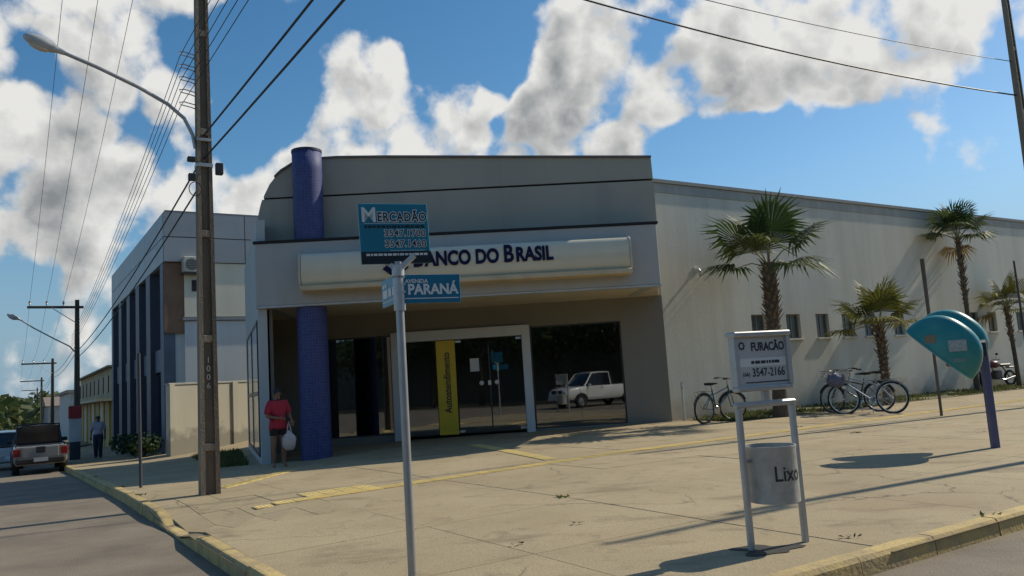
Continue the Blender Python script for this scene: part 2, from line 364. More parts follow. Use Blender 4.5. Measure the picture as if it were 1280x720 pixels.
def add_slab(u0, w0, du, dw):
    g = .003
    P = clip([(u0 + g, w0 + g), (u0 + du - g, w0 + g), (u0 + du - g, w0 + dw - g), (u0 + g, w0 + dw - g)], inner)
    if len(P) < 3: return
    walk_base.add([(*uw(*p)[:2], gz(*uw(*p)[:2]) - .022) for p in [(u0, w0), (u0 + du, w0), (u0 + du, w0 + dw), (u0, w0 + dw)]] if u0 > KU + RC or w0 > KW + RC else [(*uw(*p)[:2], gz(*uw(*p)[:2]) - .022) for p in P], [(0, 1, 2, 3)] if u0 > KU + RC or w0 > KW + RC else [tuple(range(len(P)))])
    mb = MB(); top = []
    jz = random.uniform(-.003, .003)
    for p in P:
        q = uw(*p); top.append((q.x, q.y, gz(q.x, q.y) + jz))
    nn = len(top); e = .005; cx = sum(t[0] for t in top) / nn; cy = sum(t[1] for t in top) / nn
    inn = [(t[0] + (cx - t[0]) * e, t[1] + (cy - t[1]) * e, t[2]) for t in top]
    low = [(t[0], t[1], t[2] - .008) for t in top]; bot = [(t[0], t[1], t[2] - .12) for t in top]
    vs = inn + low + bot; fs = [tuple(range(nn))]
    for i in range(nn):
        j = (i + 1) % nn; fs += [(i, nn + i, nn + j, j), (nn + i, 2 * nn + i, 2 * nn + j, nn + j)]
    mb.add(vs, fs); mb.build('slab', slabm, walk)
def frange(a, b, s):
    while a < b - 1e-6: yield a; a += s
for u0 in frange(KU, 42, SL):
    for w0 in frange(KW, 21, SL):
        if w0 > 16.5 and u0 > 16: continue
        if u0 < KU + 2 and 9 < w0 < 13:     # finer pieces on the dropped kerb
            for a in (0, .5, 1.0, 1.5):
                for b in (0, 1.0): add_slab(u0 + a, w0 + b, .5, 1.0)
        else: add_slab(u0, w0, SL, SL)
for u0 in frange(KU, KU + 7.9, SL):
    for w0 in frange(KW + 18, 58 if u0 < KU + 3 else 32, SL): add_slab(u0, w0, SL, SL)
walk_base.build('joint_bed', joint, walk)
# recess floor of the bank is covered by the same slabs; kerb stones
kerbm = M('yellow_kerb_paint', (.52, .39, .16), .85, c2=(.30, .235, .145), scale=3.2, bump=.5, bscale=25, rnd=.1, lo=.42, hi=.68)
kerb = struct(MB().prism([tuple(uw(*p)[:2]) for p in [(KU + .02, 58), (KU + .02, 6.6), (KU + .1, 6.6), (KU + .1, 58)]], -1.1, -.95).build('kerb', joint))
def kerb_stone(a, b, na, nb, ha, hb):
    # a, b points on the road edge (uw); na/nb inward normals
    mb = MB(); prof = [(0, -.04), (.012, .75), (.035, .97), (.06, 1), (KT - .004, 1), (KT - .004, -.04)]
    ring = []
    for p, nr, h in ((a, na, ha), (b, nb, hb)):
        for (d, z) in prof: q = uw(p[0] + nr[0] * d, p[1] + nr[1] * d); ring.append((q.x, q.y, (z * h if z > 0 else z) + drop(KU, p[1])))
    k = len(prof); mb.add(ring, [tuple(range(k)), tuple(range(2 * k - 1, k - 1, -1))] + [(i, k + i, k + (i + 1) % k, (i + 1) % k) for i in range(k)])
    mb.build('kerb_stone', kerbm, kerb)
ws = list(frange(KW + RC, 58, 1.0))
for w0 in ws:
    j = .008; ha = KH + .01 + ramp_at(KU, w0) + random.uniform(-.006, .006); hb = KH + .01 + ramp_at(KU, w0 + 1) + random.uniform(-.006, .006)
    o = random.uniform(-.008, .008); kerb_stone((KU + o, w0 + j), (KU + o, w0 + 1 - j), (1, 0), (1, 0), max(.025, ha), max(.025, hb))
for u0 in frange(KU + RC, 40, 1.0):
    j = .008; o = random.uniform(-.008, .008); h = KH + .01 + random.uniform(-.008, .008)
    kerb_stone((u0 + j, KW + o), (u0 + 1 - j, KW + o), (0, 1), (0, 1), h, h)
for k in range(4):
    a0 = pi + (pi / 2) * k / 4 + .004; a1 = pi + (pi / 2) * (k + 1) / 4 - .004
    kerb_stone((KU + RC + RC * cos(a0), KW + RC + RC * sin(a0)), (KU + RC + RC * cos(a1), KW + RC + RC * sin(a1)), (-cos(a0), -sin(a0)), (-cos(a1), -sin(a1)), .16, .16)
# tactile paving: yellow tiles
tilem = M('faded_yellow_tile', (.74, .57, .22), .85, c2=(.60, .46, .2), scale=2.2, bump=.3, bscale=60, rnd=.08)
tact = struct(MB().prism([tuple(uw(*p)[:2]) for p in [(5, 11.5), (5.2, 11.5), (5.2, 11.6), (5, 11.6)]], .12, .13).build('tactile_paving', joint))
TS = .27
tm_cache = {}
def tile(u, w, rot=0):
    q = uw(u, w); z = gz(q.x, q.y)
    if 't' not in tm_cache:
        mb = MB(); mb.box((0, 0, 0), (TS - .004, TS - .004, .014), bev=.002)
        for i in range(4): mb.box((-.095 + .063 * i, 0, .0085), (.03, TS * .8, .006))
        tm_cache['t'] = mb.mesh('tile', tilem)
    o = link('tile', tm_cache['t'], tact); o.location = (q.x, q.y, z + .004); o.rotation_euler = (0, 0, YAW + rot)
def wline(u):     # the strip bends a little towards the corner
    return 11.46
for i, u in enumerate(frange(3.9, 40, TS)): tile(u, wline(u), pi / 2)
for a in range(4):
    for b in range(1, 3): tile(3.9 + a * TS, wline(4.05) + b * TS)
for a in range(3): tile(3.64 - a * TS, wline(3.9))
A = Vector((.55, 14.3)); B = Vector((-1.15, 19.2))
for k in range(1, 18):
    p = A.lerp(B, k / 18); u, w = to_uw(p.x, p.y); tile(u, w, atan2((B - A).y, (B - A).x) - YAW + pi / 2)
for k in range(9):
    p = Vector((-5.1, 14.0)).lerp(Vector((-4.6, 16.4)), k / 9); u, w = to_uw(p.x, p.y); tile(u, w, .5)

# ================================================================== BANK
FY = radians(4); FD = Vector((cos(FY), sin(FY))); FN = Vector((-sin(FY), cos(FY))); FO = Vector((-6.0, 18.5))
def fp(s, d, z):
    q = FO + FD * s + FN * d; return Vector((q.x, q.y, z))
bank = thing('bank_building', 'grey bank with curved front, recessed glass entrance and long white side wall', 'bank', (-6, 18.5, 0))
def bx(mb, s0, s1, d0, d1, z0, z1, bev=0):
    c = fp((s0 + s1) / 2, (d0 + d1) / 2, (z0 + z1) / 2); mb.box(c, (s1 - s0, d1 - d0, z1 - z0), rz=FY, bev=bev); return mb
fascia = M('silver_grey_cladding', (.39, .365, .30), .55, c2=(.35, .33, .275), scale=.6, streak=True, spec=.4)
fascia2 = M('blue_grey_render', (.42, .42, .41), .7, c2=(.37, .375, .37), scale=.8, streak=True)
seam = M('black_seam', (.012, .012, .014), .8, var=0)
darkwall = M('dark_taupe_paint', (.25, .232, .195), .75, c2=(.215, .20, .17), scale=.7, streak=True)
soff = M('bounce_tan_soffit', (.62, .55, .42), .8, var=.05)  # tan of light bounced off the ground, put into the base colour
whitewall = M('white_lime_paint', (.68, .655, .56), .85, c2=(.55, .53, .45), scale=.5, streak=True, bump=.15, bscale=12)
roofm = M('roof_sheet', (.3, .3, .3), .7)
whitemetal = M('white_aluminium', (.62, .63, .63), .45, var=.05)
# upper curved panel, in two cladding sheets with open seams
def top_curve():
    return [(-.17, 5.5), (-.12, 5.8), (-.06, 6.1), (.0, 6.36), (.09, 6.6), (.23, 6.88), (.36, 7.04), (.52, 7.19), (.79, 7.35), (1.19, 7.45), (1.9, 7.47), (3.1, 7.43), (6.3, 7.28), (9.84, 7.12)]
tcv = top_curve()
z_a, z_b = 5.40, 6.52
back_poly = [(-.17, 5.28)] + tcv + [(9.84, 5.28)]
mb = MB(); mb.extr([fp(s, .86, z - (.03 if z > 5.4 else 0)) for s, z in back_poly], tuple(FN * .5) + (0,)); mb.build('seam_backing', seam, bank, world=True)
lowp = [(-.185, z_a), (-.17, 5.5), (-.12, 5.8), (-.06, 6.1), (.0, 6.36), (.045, z_b - .03), (9.85, z_b + .0), (9.85, z_a)]
mb = MB(); mb.extr([fp(s, .78, z) for s, z in lowp], tuple(FN * .1) + (0,)); mb.build('cladding_sheet', fascia, bank, world=True)
upp = [(.075, z_b + .02)] + [p for p in tcv if p[1] > z_b + .03] + [(9.85, z_b + .06)]
mb = MB(); mb.extr([fp(s, .80, z) for s, z in upp], tuple(FN * .1) + (0,)); mb.build('cladding_sheet', fascia, bank, world=True)
mb = MB()
for (s0, z0), (s1, z1) in zip(tcv[6:-1], tcv[7:]):
    a, b = fp(s0, .74, z0), fp(s1, .74, z1); off = Vector((*(FN * .16), 0)); dz = Vector((0, 0, .045))
    mb.add([a, b, b + off, a + off, a + dz, b + dz, b + off + dz, a + off + dz], [(3, 2, 1, 0), (4, 5, 6, 7), (0, 1, 5, 4), (2, 3, 7, 6), (1, 2, 6, 5), (3, 0, 4, 7)])
mb.build('coping', M('dark_trim', (.16, .16, .16), .6), bank, world=True)
body = [(-.1, 5.2)] + [(s + .05, z - .06) for s, z in tcv] + [(9.75, 5.2)]
mb = MB(); mb.extr([fp(s, 1.37, z) for s, z in body], tuple(FN * 2.5) + (0,)); mb.build('vault', fascia, bank, world=True)
# marquee
mb = MB(); bx(mb, .03, 9.62, 0, .3, 3.76, 5.24, bev=.012); bx(mb, 0.04, .3, .3, 3.4, 3.76, 5.24); bx(mb, 9.34, 9.615, .3, 2.6, 3.77, 5.235)
mb.build('marquee', fascia2, bank, world=True)
mb = MB(); bx(mb, -.01, 9.66, -.03, .77, 5.245, 5.30); mb.build('seam_trim', seam, bank, world=True)
mb = MB(); bx(mb, .02, 9.63, -.012, .3, 3.715, 3.757); mb.build('drip_edge', M('pale_drip', (.5, .53, .55), .6), bank, world=True)
mb = MB(); mb.prism([tuple(fp(.05, .3, 0)[:2]), tuple(fp(9.6, .3, 0)[:2]), (4.1, 22.3), (-6.9, 22.3), (-6.1, 19.0)], 3.78, 3.84); mb.build('soffit', soff, bank, world=True)
# pillar with mosaic rings
mos = M('blue_mosaic', (.032, .038, .21), .62, c2=(.06, .06, .25), scale=9, lo=.4, hi=.6)
nt = mos.node_tree; b_ = nt.nodes['Principled BSDF']; brk = nt.nodes.new('ShaderNodeTexBrick'); tcn = nt.nodes.new('ShaderNodeTexCoord')
brk.inputs['Scale'].default_value = 1; brk.inputs['Mortar Size'].default_value = .006; brk.inputs['Brick Width'].default_value = .07; brk.inputs['Row Height'].default_value = .07; brk.offset = 0
brk.inputs['Color1'].default_value = (.028, .045, .17, 1); brk.inputs['Color2'].default_value = (.045, .068, .25, 1); brk.inputs['Mortar'].default_value = (.085, .085, .155, 1)
nt.links.new(tcn.outputs['UV'], brk.inputs['Vector']); nt.links.new(brk.outputs['Color'], b_.inputs['Base Color'])
bpn = nt.nodes.new('ShaderNodeBump'); bpn.inputs['Strength'].default_value = .5; bpn.inputs['Distance'].default_value = .01; bpn.invert = True; nt.links.new(brk.outputs['Fac'], bpn.inputs['Height']); nt.links.new(bpn.outputs[0], b_.inputs['Normal'])
PX, PY, PR = -4.80, 18.98, .355
me = bpy.data.meshes.new('pillar'); vs = []; fs = []; seg = 40; zs = [.1 + i * .29 for i in range(26)]; zs[-1] = 7.55
for z in zs: vs += [(PX + 6 + PR * cos(2 * pi * k / seg), PY - 18.5 + PR * sin(2 * pi * k / seg), z) for k in range(seg)]
for i in range(len(zs) - 1):
    for k in range(seg): fs.append((i * seg + k, i * seg + (k + 1) % seg, (i + 1) * seg + (k + 1) % seg, (i + 1) * seg + k))
fs.append(tuple(range((len(zs) - 1) * seg, len(zs) * seg)))
me.from_pydata(vs, [], fs); uvl = me.uv_layers.new(name='uv')
for poly in me.polygons:
    ks = [me.loops[l].vertex_index % seg for l in poly.loop_indices]
    for l, k in zip(poly.loop_indices, ks):
        kk = k if not (0 in ks and seg - 1 in ks and k == 0) else seg
        uvl.data[l].uv = (kk / seg * 2 * pi * PR, vs[me.loops[l].vertex_index][2])
    poly.use_smooth = len(ks) == 4
me.materials.append(mos); link('pillar', me, bank)
mb = MB(); mb.lathe([(PR + .012, 7.5), (PR + .012, 7.56), (PR - .02, 7.565)], 40, (PX, PY, 0)); mb.build('pillar_rim', M('navy_rim', (.02, .02, .07), .5), bank, world=True)
# left wing wall, running back
wa = Vector((-5.97, 18.62)); wb_ = Vector((-8.72, 25.9)); wdv = (wb_ - wa).normalized(); wnn = Vector((wdv.y, -wdv.x)) * -1
def wing(t0, t1, th0, th1, z0, z1):
    a = wa + wdv * t0; b = wa + wdv * t1; nn = -wnn
    return [tuple(a + nn * th0), tuple(b + nn * th0), tuple(b + nn * th1), tuple(a + nn * th1)], z0, z1
LW = (wb_ - wa).length
mb = MB(); mb.prism(*wing(0, LW, 0, .2, 0, 5.85)); mb.build('wing_wall', M('pale_blue_render', (.46, .49, .49), .7, c2=(.40, .43, .43), scale=1, streak=True), bank, world=True)
glb = glass('wing_glass', .15, .25)
mb = MB(); 
for t in (.35, 3.4, 6.4): mb.prism(*wing(t, t + .07, -.03, 0, .3, 3.45))
for z in (.28, 1.72, 3.42): mb.prism(*wing(.36, 6.46, -.025, -.001, z, z + .07))
mb.build('wing_frame', M('dark_frame', (.03, .035, .045), .4), bank, world=True)
for (t0, t1) in ((.44, 3.38), (3.49, 6.38)):
    for (z0, z1) in ((.37, 1.70), (1.81, 3.40)):
        mb = MB(); mb.prism(*wing(t0, t1, -.012, -.002, z0, z1)); mb.build('wing_pane', M('sky_pale_glass', (.30, .36, .38), .12, var=.05, spec=.8), bank, world=True)  # pale sky reflection put into the base colour of the panes
mb = MB(); mb.prism([(-5.8, 18.9), (-5.72, 18.9), (-6.88, 22.1), (-6.98, 22.1)], 0, 3.78); mb.build('recess_side_wall', darkwall, bank, world=True)
# recess back wall with openings
BY = 22.15
def wallbox(x0, x1, z0, z1, name='recess_wall', mat=None, y0=BY, y1=BY + .2):
    mb = MB(); mb.box(((x0 + x1) / 2, (y0 + y1) / 2, (z0 + z1) / 2), (x1 - x0, y1 - y0, z1 - z0)); return mb.build(name, mat or darkwall, bank, world=True)
rw = MB()
for x0, x1, z0, z1 in [(-6.98, -5.28, 0, 3.78), (2.93, 4.13, 0, 3.79), (-5.28, 2.93, 3.15, 3.78), (-5.28, -3.42, 0, .42), (.40, 2.93, 0, .34)]:
    rw.box(((x0 + x1) / 2, BY + .1, (z0 + z1) / 2), (x1 - x0, .2, z1 - z0))
rw.build('recess_wall', darkwall, bank, world=True)
GL = glass('shop_glass', .42, .13)
frm = M('dark_aluminium', (.05, .05, .052), .4)
def window_part(x0, x1, z0, z1, splits=()):
    mb = MB(); t = .04
    for (a, b, c, d) in ((x0, x1, z0, z0 + t), (x0, x1, z1 - t, z1), (x0, x0 + t, z0 + t, z1 - t), (x1 - t, x1, z0 + t, z1 - t)):
        mb.box(((a + b) / 2, BY + .07, (c + d) / 2), (b - a - .002, .06, d - c))
    f = mb.build('window', frm, bank, world=True); xs = [x0 + t] + list(splits) + [x1 - t]
    for a, b in zip(xs, xs[1:]):
        mb = MB(); mb.box(((a + b) / 2, BY + .07, (z0 + z1) / 2), (b - a - .006, .01, z1 - z0 - 2 * t)); mb.build('pane', GL, f, world=True)
    return f
window_part(-5.28, -3.44, .42, 3.15, (-4.32,))
window_part(.41, 2.93, .34, 3.15, (1.7,))
# white portal with its glass doors
pm = MB()
for x0, x1, z0, z1 in ((-3.43, -3.15, .25, 3.2), (.17, .40, .25, 3.2), (-3.15, .17, 2.92, 3.2)):
    pm.box(((x0 + x1) / 2, BY + .0, (z0 + z1) / 2), (x1 - x0, .32, z1 - z0), bev=.008)
pm.build('portal', whitemetal, bank, world=True)
def leaf(name, x0, x1, y, extra=None):
    mb = MB(); mb.box(((x0 + x1) / 2, y, 1.62), (x1 - x0 - .012, .012, 2.56)); return mb.build(name, GL, bank, world=True)
leaf('glass_side_panel', -3.15, -2.23, BY + .08)
d1_ = leaf('glass_door', -1.66, -.76, BY + .08); d2_ = leaf('glass_door', -.76, .17, BY + .08)
steel = M('brushed_steel', (.65, .66, .67), .3, var=.06, metal=.9)
for d_, x in ((d1_, -1.0), (d2_, -.58)):
    mb = MB(); mb.lathe([(0, -.05), (.05, -.05), (.065, -.035), (.05, -.02), (.02, -.015), (.02, .0)], 16, (x, BY + .07, 1.68), 'Y'); mb.build('door_knob', M('white_knob', (.75, .75, .72), .4), d_, world=True)
    for zz in (.4, 2.86):
        xx = -1.6 if d_ is d1_ else .08
        MB().box((xx, BY + .065, zz), (.16, .05, .07), bev=.006).build('patch_fitting', steel, d_, world=True)
mb = MB(); mb.box((-.76, BY + .07, 1.55), (.035, .05, 2.3)); mb.build('door_edge_bar', frm, d1_, world=True)
mb = MB(); mb.box((-.78, BY + .05, 1.68), (.09, .03, .13), bev=.005); mb.build('lock', steel, d1_, world=True)
mb = MB(); mb.box((-1.17, BY + .068, 2.19), (.25, .004, .36)); tag(mb.build('paper_notice', M('paper', (.7, .69, .66), .9, var=.04)), 'white paper notice taped to the glass entrance door', 'notice')
# dim banking hall behind the glass
room = MB(); rx0, rx1, ry1 = -6.9, 4.05, 25.4
room.quad((rx0, BY + .2, .3), (rx1, BY + .2, .3), (rx1, ry1, .3), (rx0, ry1, .3)); fl = room.build('hall_floor', M('hall_floor_tile', (.20, .19, .17), .3), bank, world=True)
rb = MB(); rb.box(((rx0 + rx1) / 2, ry1, 2), (rx1 - rx0, .1, 3.6)); rb.box((rx0, 23.9, 2), (.1, 3.0, 3.6)); rb.box((rx1, 23.9, 2), (.1, 3.0, 3.6)); rb.build('hall_wall', M('hall_paint', (.5, .48, .42), .8), bank, world=True)
mb = MB(); mb.box(((rx0 + rx1) / 2, 23.9, 3.55), (rx1 - rx0, 3.1, .08)); mb.build('hall_ceiling', M('hall_ceil', (.45, .45, .43), .9), bank, world=True)
# cash machines in the hall
for i, x in enumerate((-4.75, -3.9, 1.2)):
    t = thing('cash_machine', ['dark cash machine behind the left window of the bank', 'dark cash machine beside the white portal, behind the left window', 'dark cash machine behind the right window of the bank'][i], 'cash machine', (x, 24.3, .3), 0, 'cash machines in the bank hall')
    MB().box((0, 0, .55), (.62, .6, 1.1), bev=.03).box((0, .08, 1.55), (.62, .44, .9), bev=.03).build('cabinet', M('atm_grey', (.10, .105, .12), .5), t)
    MB().box((0, -.16, 1.45), (.4, .03, .32), rx=-.15).build('screen_bezel', frm, t)
    MB().box((0, -.28, 1.08), (.5, .16, .05), rx=.2).build('keypad_shelf', M('atm_yellow', (.45, .34, .03), .5), t)
# white side wall along the avenue
WW = 16.4; wu0 = 15.53; wu1 = 46.0
wins = [(19.1, 19.75), (20.7, 21.37), (22.15, 22.8), (23.5, 24.15), (24.7, 25.35), (26.4, 27.05), (30.3, 31.0), (31.45, 32.05), (32.75, 33.4), (35.0, 35.7), (38, 38.7)]
ZW0, ZW1 = 2.45, 3.22
mb = MB()
def wseg(mb, u0, u1, z0, z1, w0=WW, w1=WW + .25, bev=0):
    mb.box(uw((u0 + u1) / 2, (w0 + w1) / 2, (z0 + z1) / 2), (u1 - u0, w1 - w0, z1 - z0), rz=YAW, bev=bev)
ztop = 7.02
wseg(mb, wu0, wu1, -.1, ZW0); wseg(mb, wu0, wu1, ZW1, ztop)
e0 = wu0
for a, b in wins: wseg(mb, e0, a, ZW0, ZW1); e0 = b
wseg(mb, e0, wu1, ZW0, ZW1)
mb.build('side_wall', whitewall, bank, world=True)
mb = MB(); wseg(mb, wu0 - .01, wu1, ztop + .002, ztop + .1, WW - .06, WW + .3); mb.build('wall_coping', M('grey_coping', (.33, .33, .31), .8), bank, world=True)
mb = MB(); wseg(mb, wu0 + .01, wu1, 6.74, 6.99, WW - .02, WW - .001); mb.build('gutter_band', M('gutter_grey', (.42, .415, .37), .75, streak=True), bank, world=True)
def weather(m, layers):
    nt = m.node_tree; N = nt.nodes; L = nt.links; b = N['Principled BSDF']; src = b.inputs['Base Color'].links[0].from_socket; geo = N.new('ShaderNodeNewGeometry')
    for scale, lo, hi, col, amt, st in layers:
        mp = N.new('ShaderNodeMapping'); mp.inputs['Scale'].default_value = st; L.new(geo.outputs['Position'], mp.inputs[0])
        nz = N.new('ShaderNodeTexNoise'); nz.inputs['Scale'].default_value = scale; nz.inputs['Detail'].default_value = 8; nz.inputs['Roughness'].default_value = .65; L.new(mp.outputs[0], nz.inputs['Vector'])
        mr = N.new('ShaderNodeMapRange'); L.new(nz.outputs['Fac'], mr.inputs[0]); mr.inputs[1].default_value = lo; mr.inputs[2].default_value = hi; mr.inputs[4].default_value = amt
        mc = N.new('ShaderNodeMix'); mc.data_type = 'RGBA'; L.new(mr.outputs[0], mc.inputs['Factor']); L.new(src, mc.inputs['A']); mc.inputs['B'].default_value = (*col, 1); src = mc.outputs['Result']
    L.new(src, b.inputs['Base Color'])
weather(whitewall, [(1.1, .5, .8, (.44, .40, .32), .7, (1, 1, .05)), (.35, .5, .75, (.53, .50, .41), .6, (1, 1, 1)), (4, .62, .75, (.30, .27, .21), .35, (1, 1, .6))])
weather(fascia, [(1.6, .55, .8, (.24, .225, .19), .5, (1, 1, .06)), (.5, .5, .8, (.30, .285, .25), .5, (1, 1, 1))])
weather(fascia2, [(1.8, .55, .8, (.22, .22, .21), .55, (1, 1, .08))])
weather(creamw, [(1.5, .55, .8, (.45, .40, .30), .6, (1, 1, .06))]) if False else None
nt = whitewall.node_tree; N = nt.nodes; b_ = N['Principled BSDF']; src = b_.inputs['Base Color'].links[0].from_socket
geo = N.new('ShaderNodeNewGeometry'); sxyz = N.new('ShaderNodeSeparateXYZ'); nt.links.new(geo.outputs['Position'], sxyz.inputs[0])
nz = N.new('ShaderNodeTexNoise'); nz.inputs['Scale'].default_value = 1.7; nz.inputs['Detail'].default_value = 7; nt.links.new(geo.outputs['Position'], nz.inputs['Vector'])
ad = N.new('ShaderNodeMath'); ad.operation = 'MULTIPLY_ADD'; nt.links.new(nz.outputs['Fac'], ad.inputs[0]); ad.inputs[1].default_value = -1.5; nt.links.new(sxyz.outputs['Z'], ad.inputs[2])
mr = N.new('ShaderNodeMapRange'); nt.links.new(ad.outputs[0], mr.inputs[0]); mr.inputs[1].default_value = -.55; mr.inputs[2].default_value = .25; mr.inputs[3].default_value = .7; mr.inputs[4].default_value = 0
mc = N.new('ShaderNodeMix'); mc.data_type = 'RGBA'; nt.links.new(mr.outputs[0], mc.inputs['Factor']); nt.links.new(src, mc.inputs['A']); mc.inputs['B'].default_value = (.33, .25, .16, 1); nt.links.new(mc.outputs['Result'], b_.inputs['Base Color'])
wfm = M('window_grey_metal', (.22, .22, .20), .5)
for a, b in wins:
    mb = MB()
    for (p, q, r, s_) in ((a, b, ZW0, ZW0 + .04), (a, b, ZW1 - .04, ZW1), (a, a + .04, ZW0 + .04, ZW1 - .04), (b - .04, b, ZW0 + .04, ZW1 - .04), ((a + b) / 2 - .02, (a + b) / 2 + .02, ZW0 + .04, ZW1 - .04)):
        wseg(mb, p + .001, q - .001, r, s_, WW + .10, WW + .15)
    f = mb.build('window', wfm, bank, world=True)
    for p, q in ((a + .04, (a + b) / 2 - .02), ((a + b) / 2 + .02, b - .04)):
        mb = MB(); wseg(mb, p, q, ZW0 + .04, ZW1 - .04, WW + .12, WW + .13); mb.build('pane', M('dusty_louvre_glass', (.10, .105, .10), .25, var=.15, scale=6), f, world=True)
    mb = MB(); wseg(mb, a - .05, b + .05, ZW0 - .06, ZW0 - .002, WW - .06, WW + .1, bev=.006); mb.build('sill', whitewall, f, world=True)
mb = MB(); mb.prism([(-6.3, 20.6), (3.6, 21.3), tuple(uw(15.6, 16.7)[:2]), tuple(uw(46, 16.7)[:2]), tuple(uw(46, 26.4)[:2]), (-8.6, 25.9)], 5.6, 5.75); mb.build('roof', roofm, bank, world=True)  # unseen flat slab, added to keep sky light out of the hall
mb = MB(); mb.prism([tuple(uw(6.75, 26.15)[:2]), tuple(uw(46, 26.15)[:2]), tuple(uw(46, 26.35)[:2]), tuple(uw(6.75, 26.35)[:2])], -.5, 5.6); mb.build('rear_wall', whitewall, bank, world=True)
mb = MB(); wseg(mb, 45.75, 46, 0, 5.6, 16.7, 26.1); mb.build('end_wall', whitewall, bank, world=True)
# --- sign band on the marquee
def sp(s, d, z): return fp(s, d, z)
sign = thing('bank_sign', 'long cream bank sign with navy lettering on the marquee', 'sign', tuple(fp(5, 0, 4.0)))
cream = M('cream_acrylic', (.66, .62, .50), .35, c2=(.60, .54, .41), scale=.8, streak=True, coat=.3)
prof = [(-.003, 4.90), (-.26, 4.90), (-.34, 4.86), (-.385, 4.76), (-.395, 4.55), (-.385, 4.34), (-.34, 4.20), (-.30, 4.15), (-.003, 4.15)]
mb = MB(); mb.extr([sp(1.15, d, z) for d, z in prof], tuple(FD * 7.68) + (0,)); mb.build('face', cream, sign, smooth=True, world=True)
prof2 = [(-.003, 4.145), (-.40, 4.145), (-.44, 4.12), (-.44, 4.03), (-.40, 4.01), (-.003, 4.01)]
mb = MB(); mb.extr([sp(1.13, d, z) for d, z in prof2], tuple(FD * 7.72) + (0,)); mb.build('lower_rail', M('lit_tan_rail', (.62, .50, .32), .45), sign, world=True)  # warm light on the lip put into the base colour as tan
for s0 in (1.09, 8.835):
    mb = MB(); mb.extr([sp(s0, d * 1.04, 4.5 + (z - 4.5) * 1.03) for d, z in prof], tuple(FD * .05) + (0,)); mb.build('end_cap', M('cap_cream', (.58, .54, .44), .5), sign, smooth=True, world=True)
navy = M('navy_letter', (.008, .010, .055), .7, var=.05, spec=.2)
def sign_text(body, s, size, z, sx=.775):
    me = text_mesh(body, size, extrude=.008, bold=.018, align='LEFT', sx=sx); me.materials.clear(); me.materials.append(navy)
    w_ = max(v.co.x for v in me.vertices)
    q = fp(s, -.412, z); o = link('lettering', me, sign); o.location = q - sign.location; o.rotation_euler = (pi / 2, 0, FY); return w_
s_ = 3.72
for ch, size, gap in (('B', .56, .04), ('ANCO', .46, .10), ('DO', .46, .10), ('B', .56, .04), ('RASIL', .46, 0)):
    w_ = sign_text(ch, s_, size, 4.585 + (.03 if size > .55 else 0)); s_ += w_ + gap
# emblem: two interlocking angled strokes
for k, (ps) in enumerate(([(3.02, 4.60), (3.20, 4.78), (3.62, 4.44), (3.42, 4.26), (3.33, 4.34), (3.43, 4.44), (3.20, 4.62), (3.10, 4.52)], [(3.02, 4.42), (3.20, 4.27), (3.30, 4.36), (3.2, 4.43), (3.42, 4.62), (3.54, 4.52), (3.63, 4.60), (3.42, 4.78)])):
    mb = MB(); mb.extr([fp(s, -.402 - .004 * k, z) for s, z in ps], tuple(FN * -.02) + (0,)); mb.build('emblem', navy, sign, world=True)
# yellow banner by the door
ban = thing('door_banner', 'tall yellow vertical banner with navy lettering beside the entrance door', 'banner', (-1.95, BY - .0, .3))
MB().box((0, 0, 1.32), (.53, .05, 2.58), bev=.01).build('panel', M('bank_yellow', (.72, .50, .02), .45, var=.06), ban)
put_text('lettering', 'Autoatendimento', .27, navy, ban, (.02, -.03, 1.45), rot=(pi / 2, -pi / 2, 0), extrude=.003, bold=.004, sx=.86)
# small things on the bank
t = thing('wall_spout', 'small pale drain spout sticking out high on the white wall', 'spout', tuple(uw(16.95, WW, 4.42)), YAW)
MB().tube([(0, .05, .12), (0, -.12, .1), (0, -.16, .05), (0, -.16, -.1)], .045, 10).build('pipe', M('pvc', (.62, .62, .6), .4), t)
MB().box((0, -.01, .12), (.16, .02, .16), bev=.004).build('flange', M('pvc'), t)
p = uw(15.75, WW - .25); t = thing('standpipe', 'thin pale standpipe with tap at the foot of the bank corner', 'pipe', on_walk(p.x, p.y))
MB().tube([(0, 0, 0), (0, 0, 1.0), (.02, 0, 1.05)], .035, 10).build('pipe', M('pvc'), t)
MB().tube([(0, 0, .93), (0, -.12, .93), (0, -.14, .87)], .02, 8).build('tap', steel, t)

# ================================================================== BLUE OFFICE BUILDING up the side street
BU, BW0, BW1, BH = 4.4, 27.2, 41.3, 7.85
blue = thing('office_building', 'two storey blue and grey office building beyond the boundary wall', 'building', tuple(uw(BU, BW0)), YAW)
def L_(u, w, z): return (u - BU, w - BW0, z)          # local axes of the building: x along U, y along W
def lb(mb, u0, u1, w0, w1, z0, z1, bev=0):
    mb.box(((u0 + u1) / 2 - BU, (w0 + w1) / 2 - BW0, (z0 + z1) / 2), (u1 - u0, w1 - w0, z1 - z0), bev=bev); return mb
clad = M('grey_metal_panel', (.31, .325, .335), .4, c2=(.27, .285, .295), scale=.7, rnd=.06)
cladf = M('grey_panel_joint', (.10, .11, .12), .6)
creamw = M('cream_render', (.80, .73, .57), .85, c2=(.70, .63, .48), scale=.8, streak=True)
palew = M('pale_grey_render', (.72, .73, .70), .85, c2=(.62, .63, .61), scale=.8, streak=True)
bluep = M('dark_blue_tile', (.045, .055, .085), .5, c2=(.055, .067, .10), scale=3)
spand = M('blue_grey_spandrel', (.14, .17, .22), .6)
lb(MB(), BU + .35, BU + 14, BW0 + .25, BW1, 0, 6.2).build('core_wall', palew, blue); lb(MB(), BU + .02, BU + 14, BW0 + .14, BW1, -1, -.002).build('foundation', palew, blue)
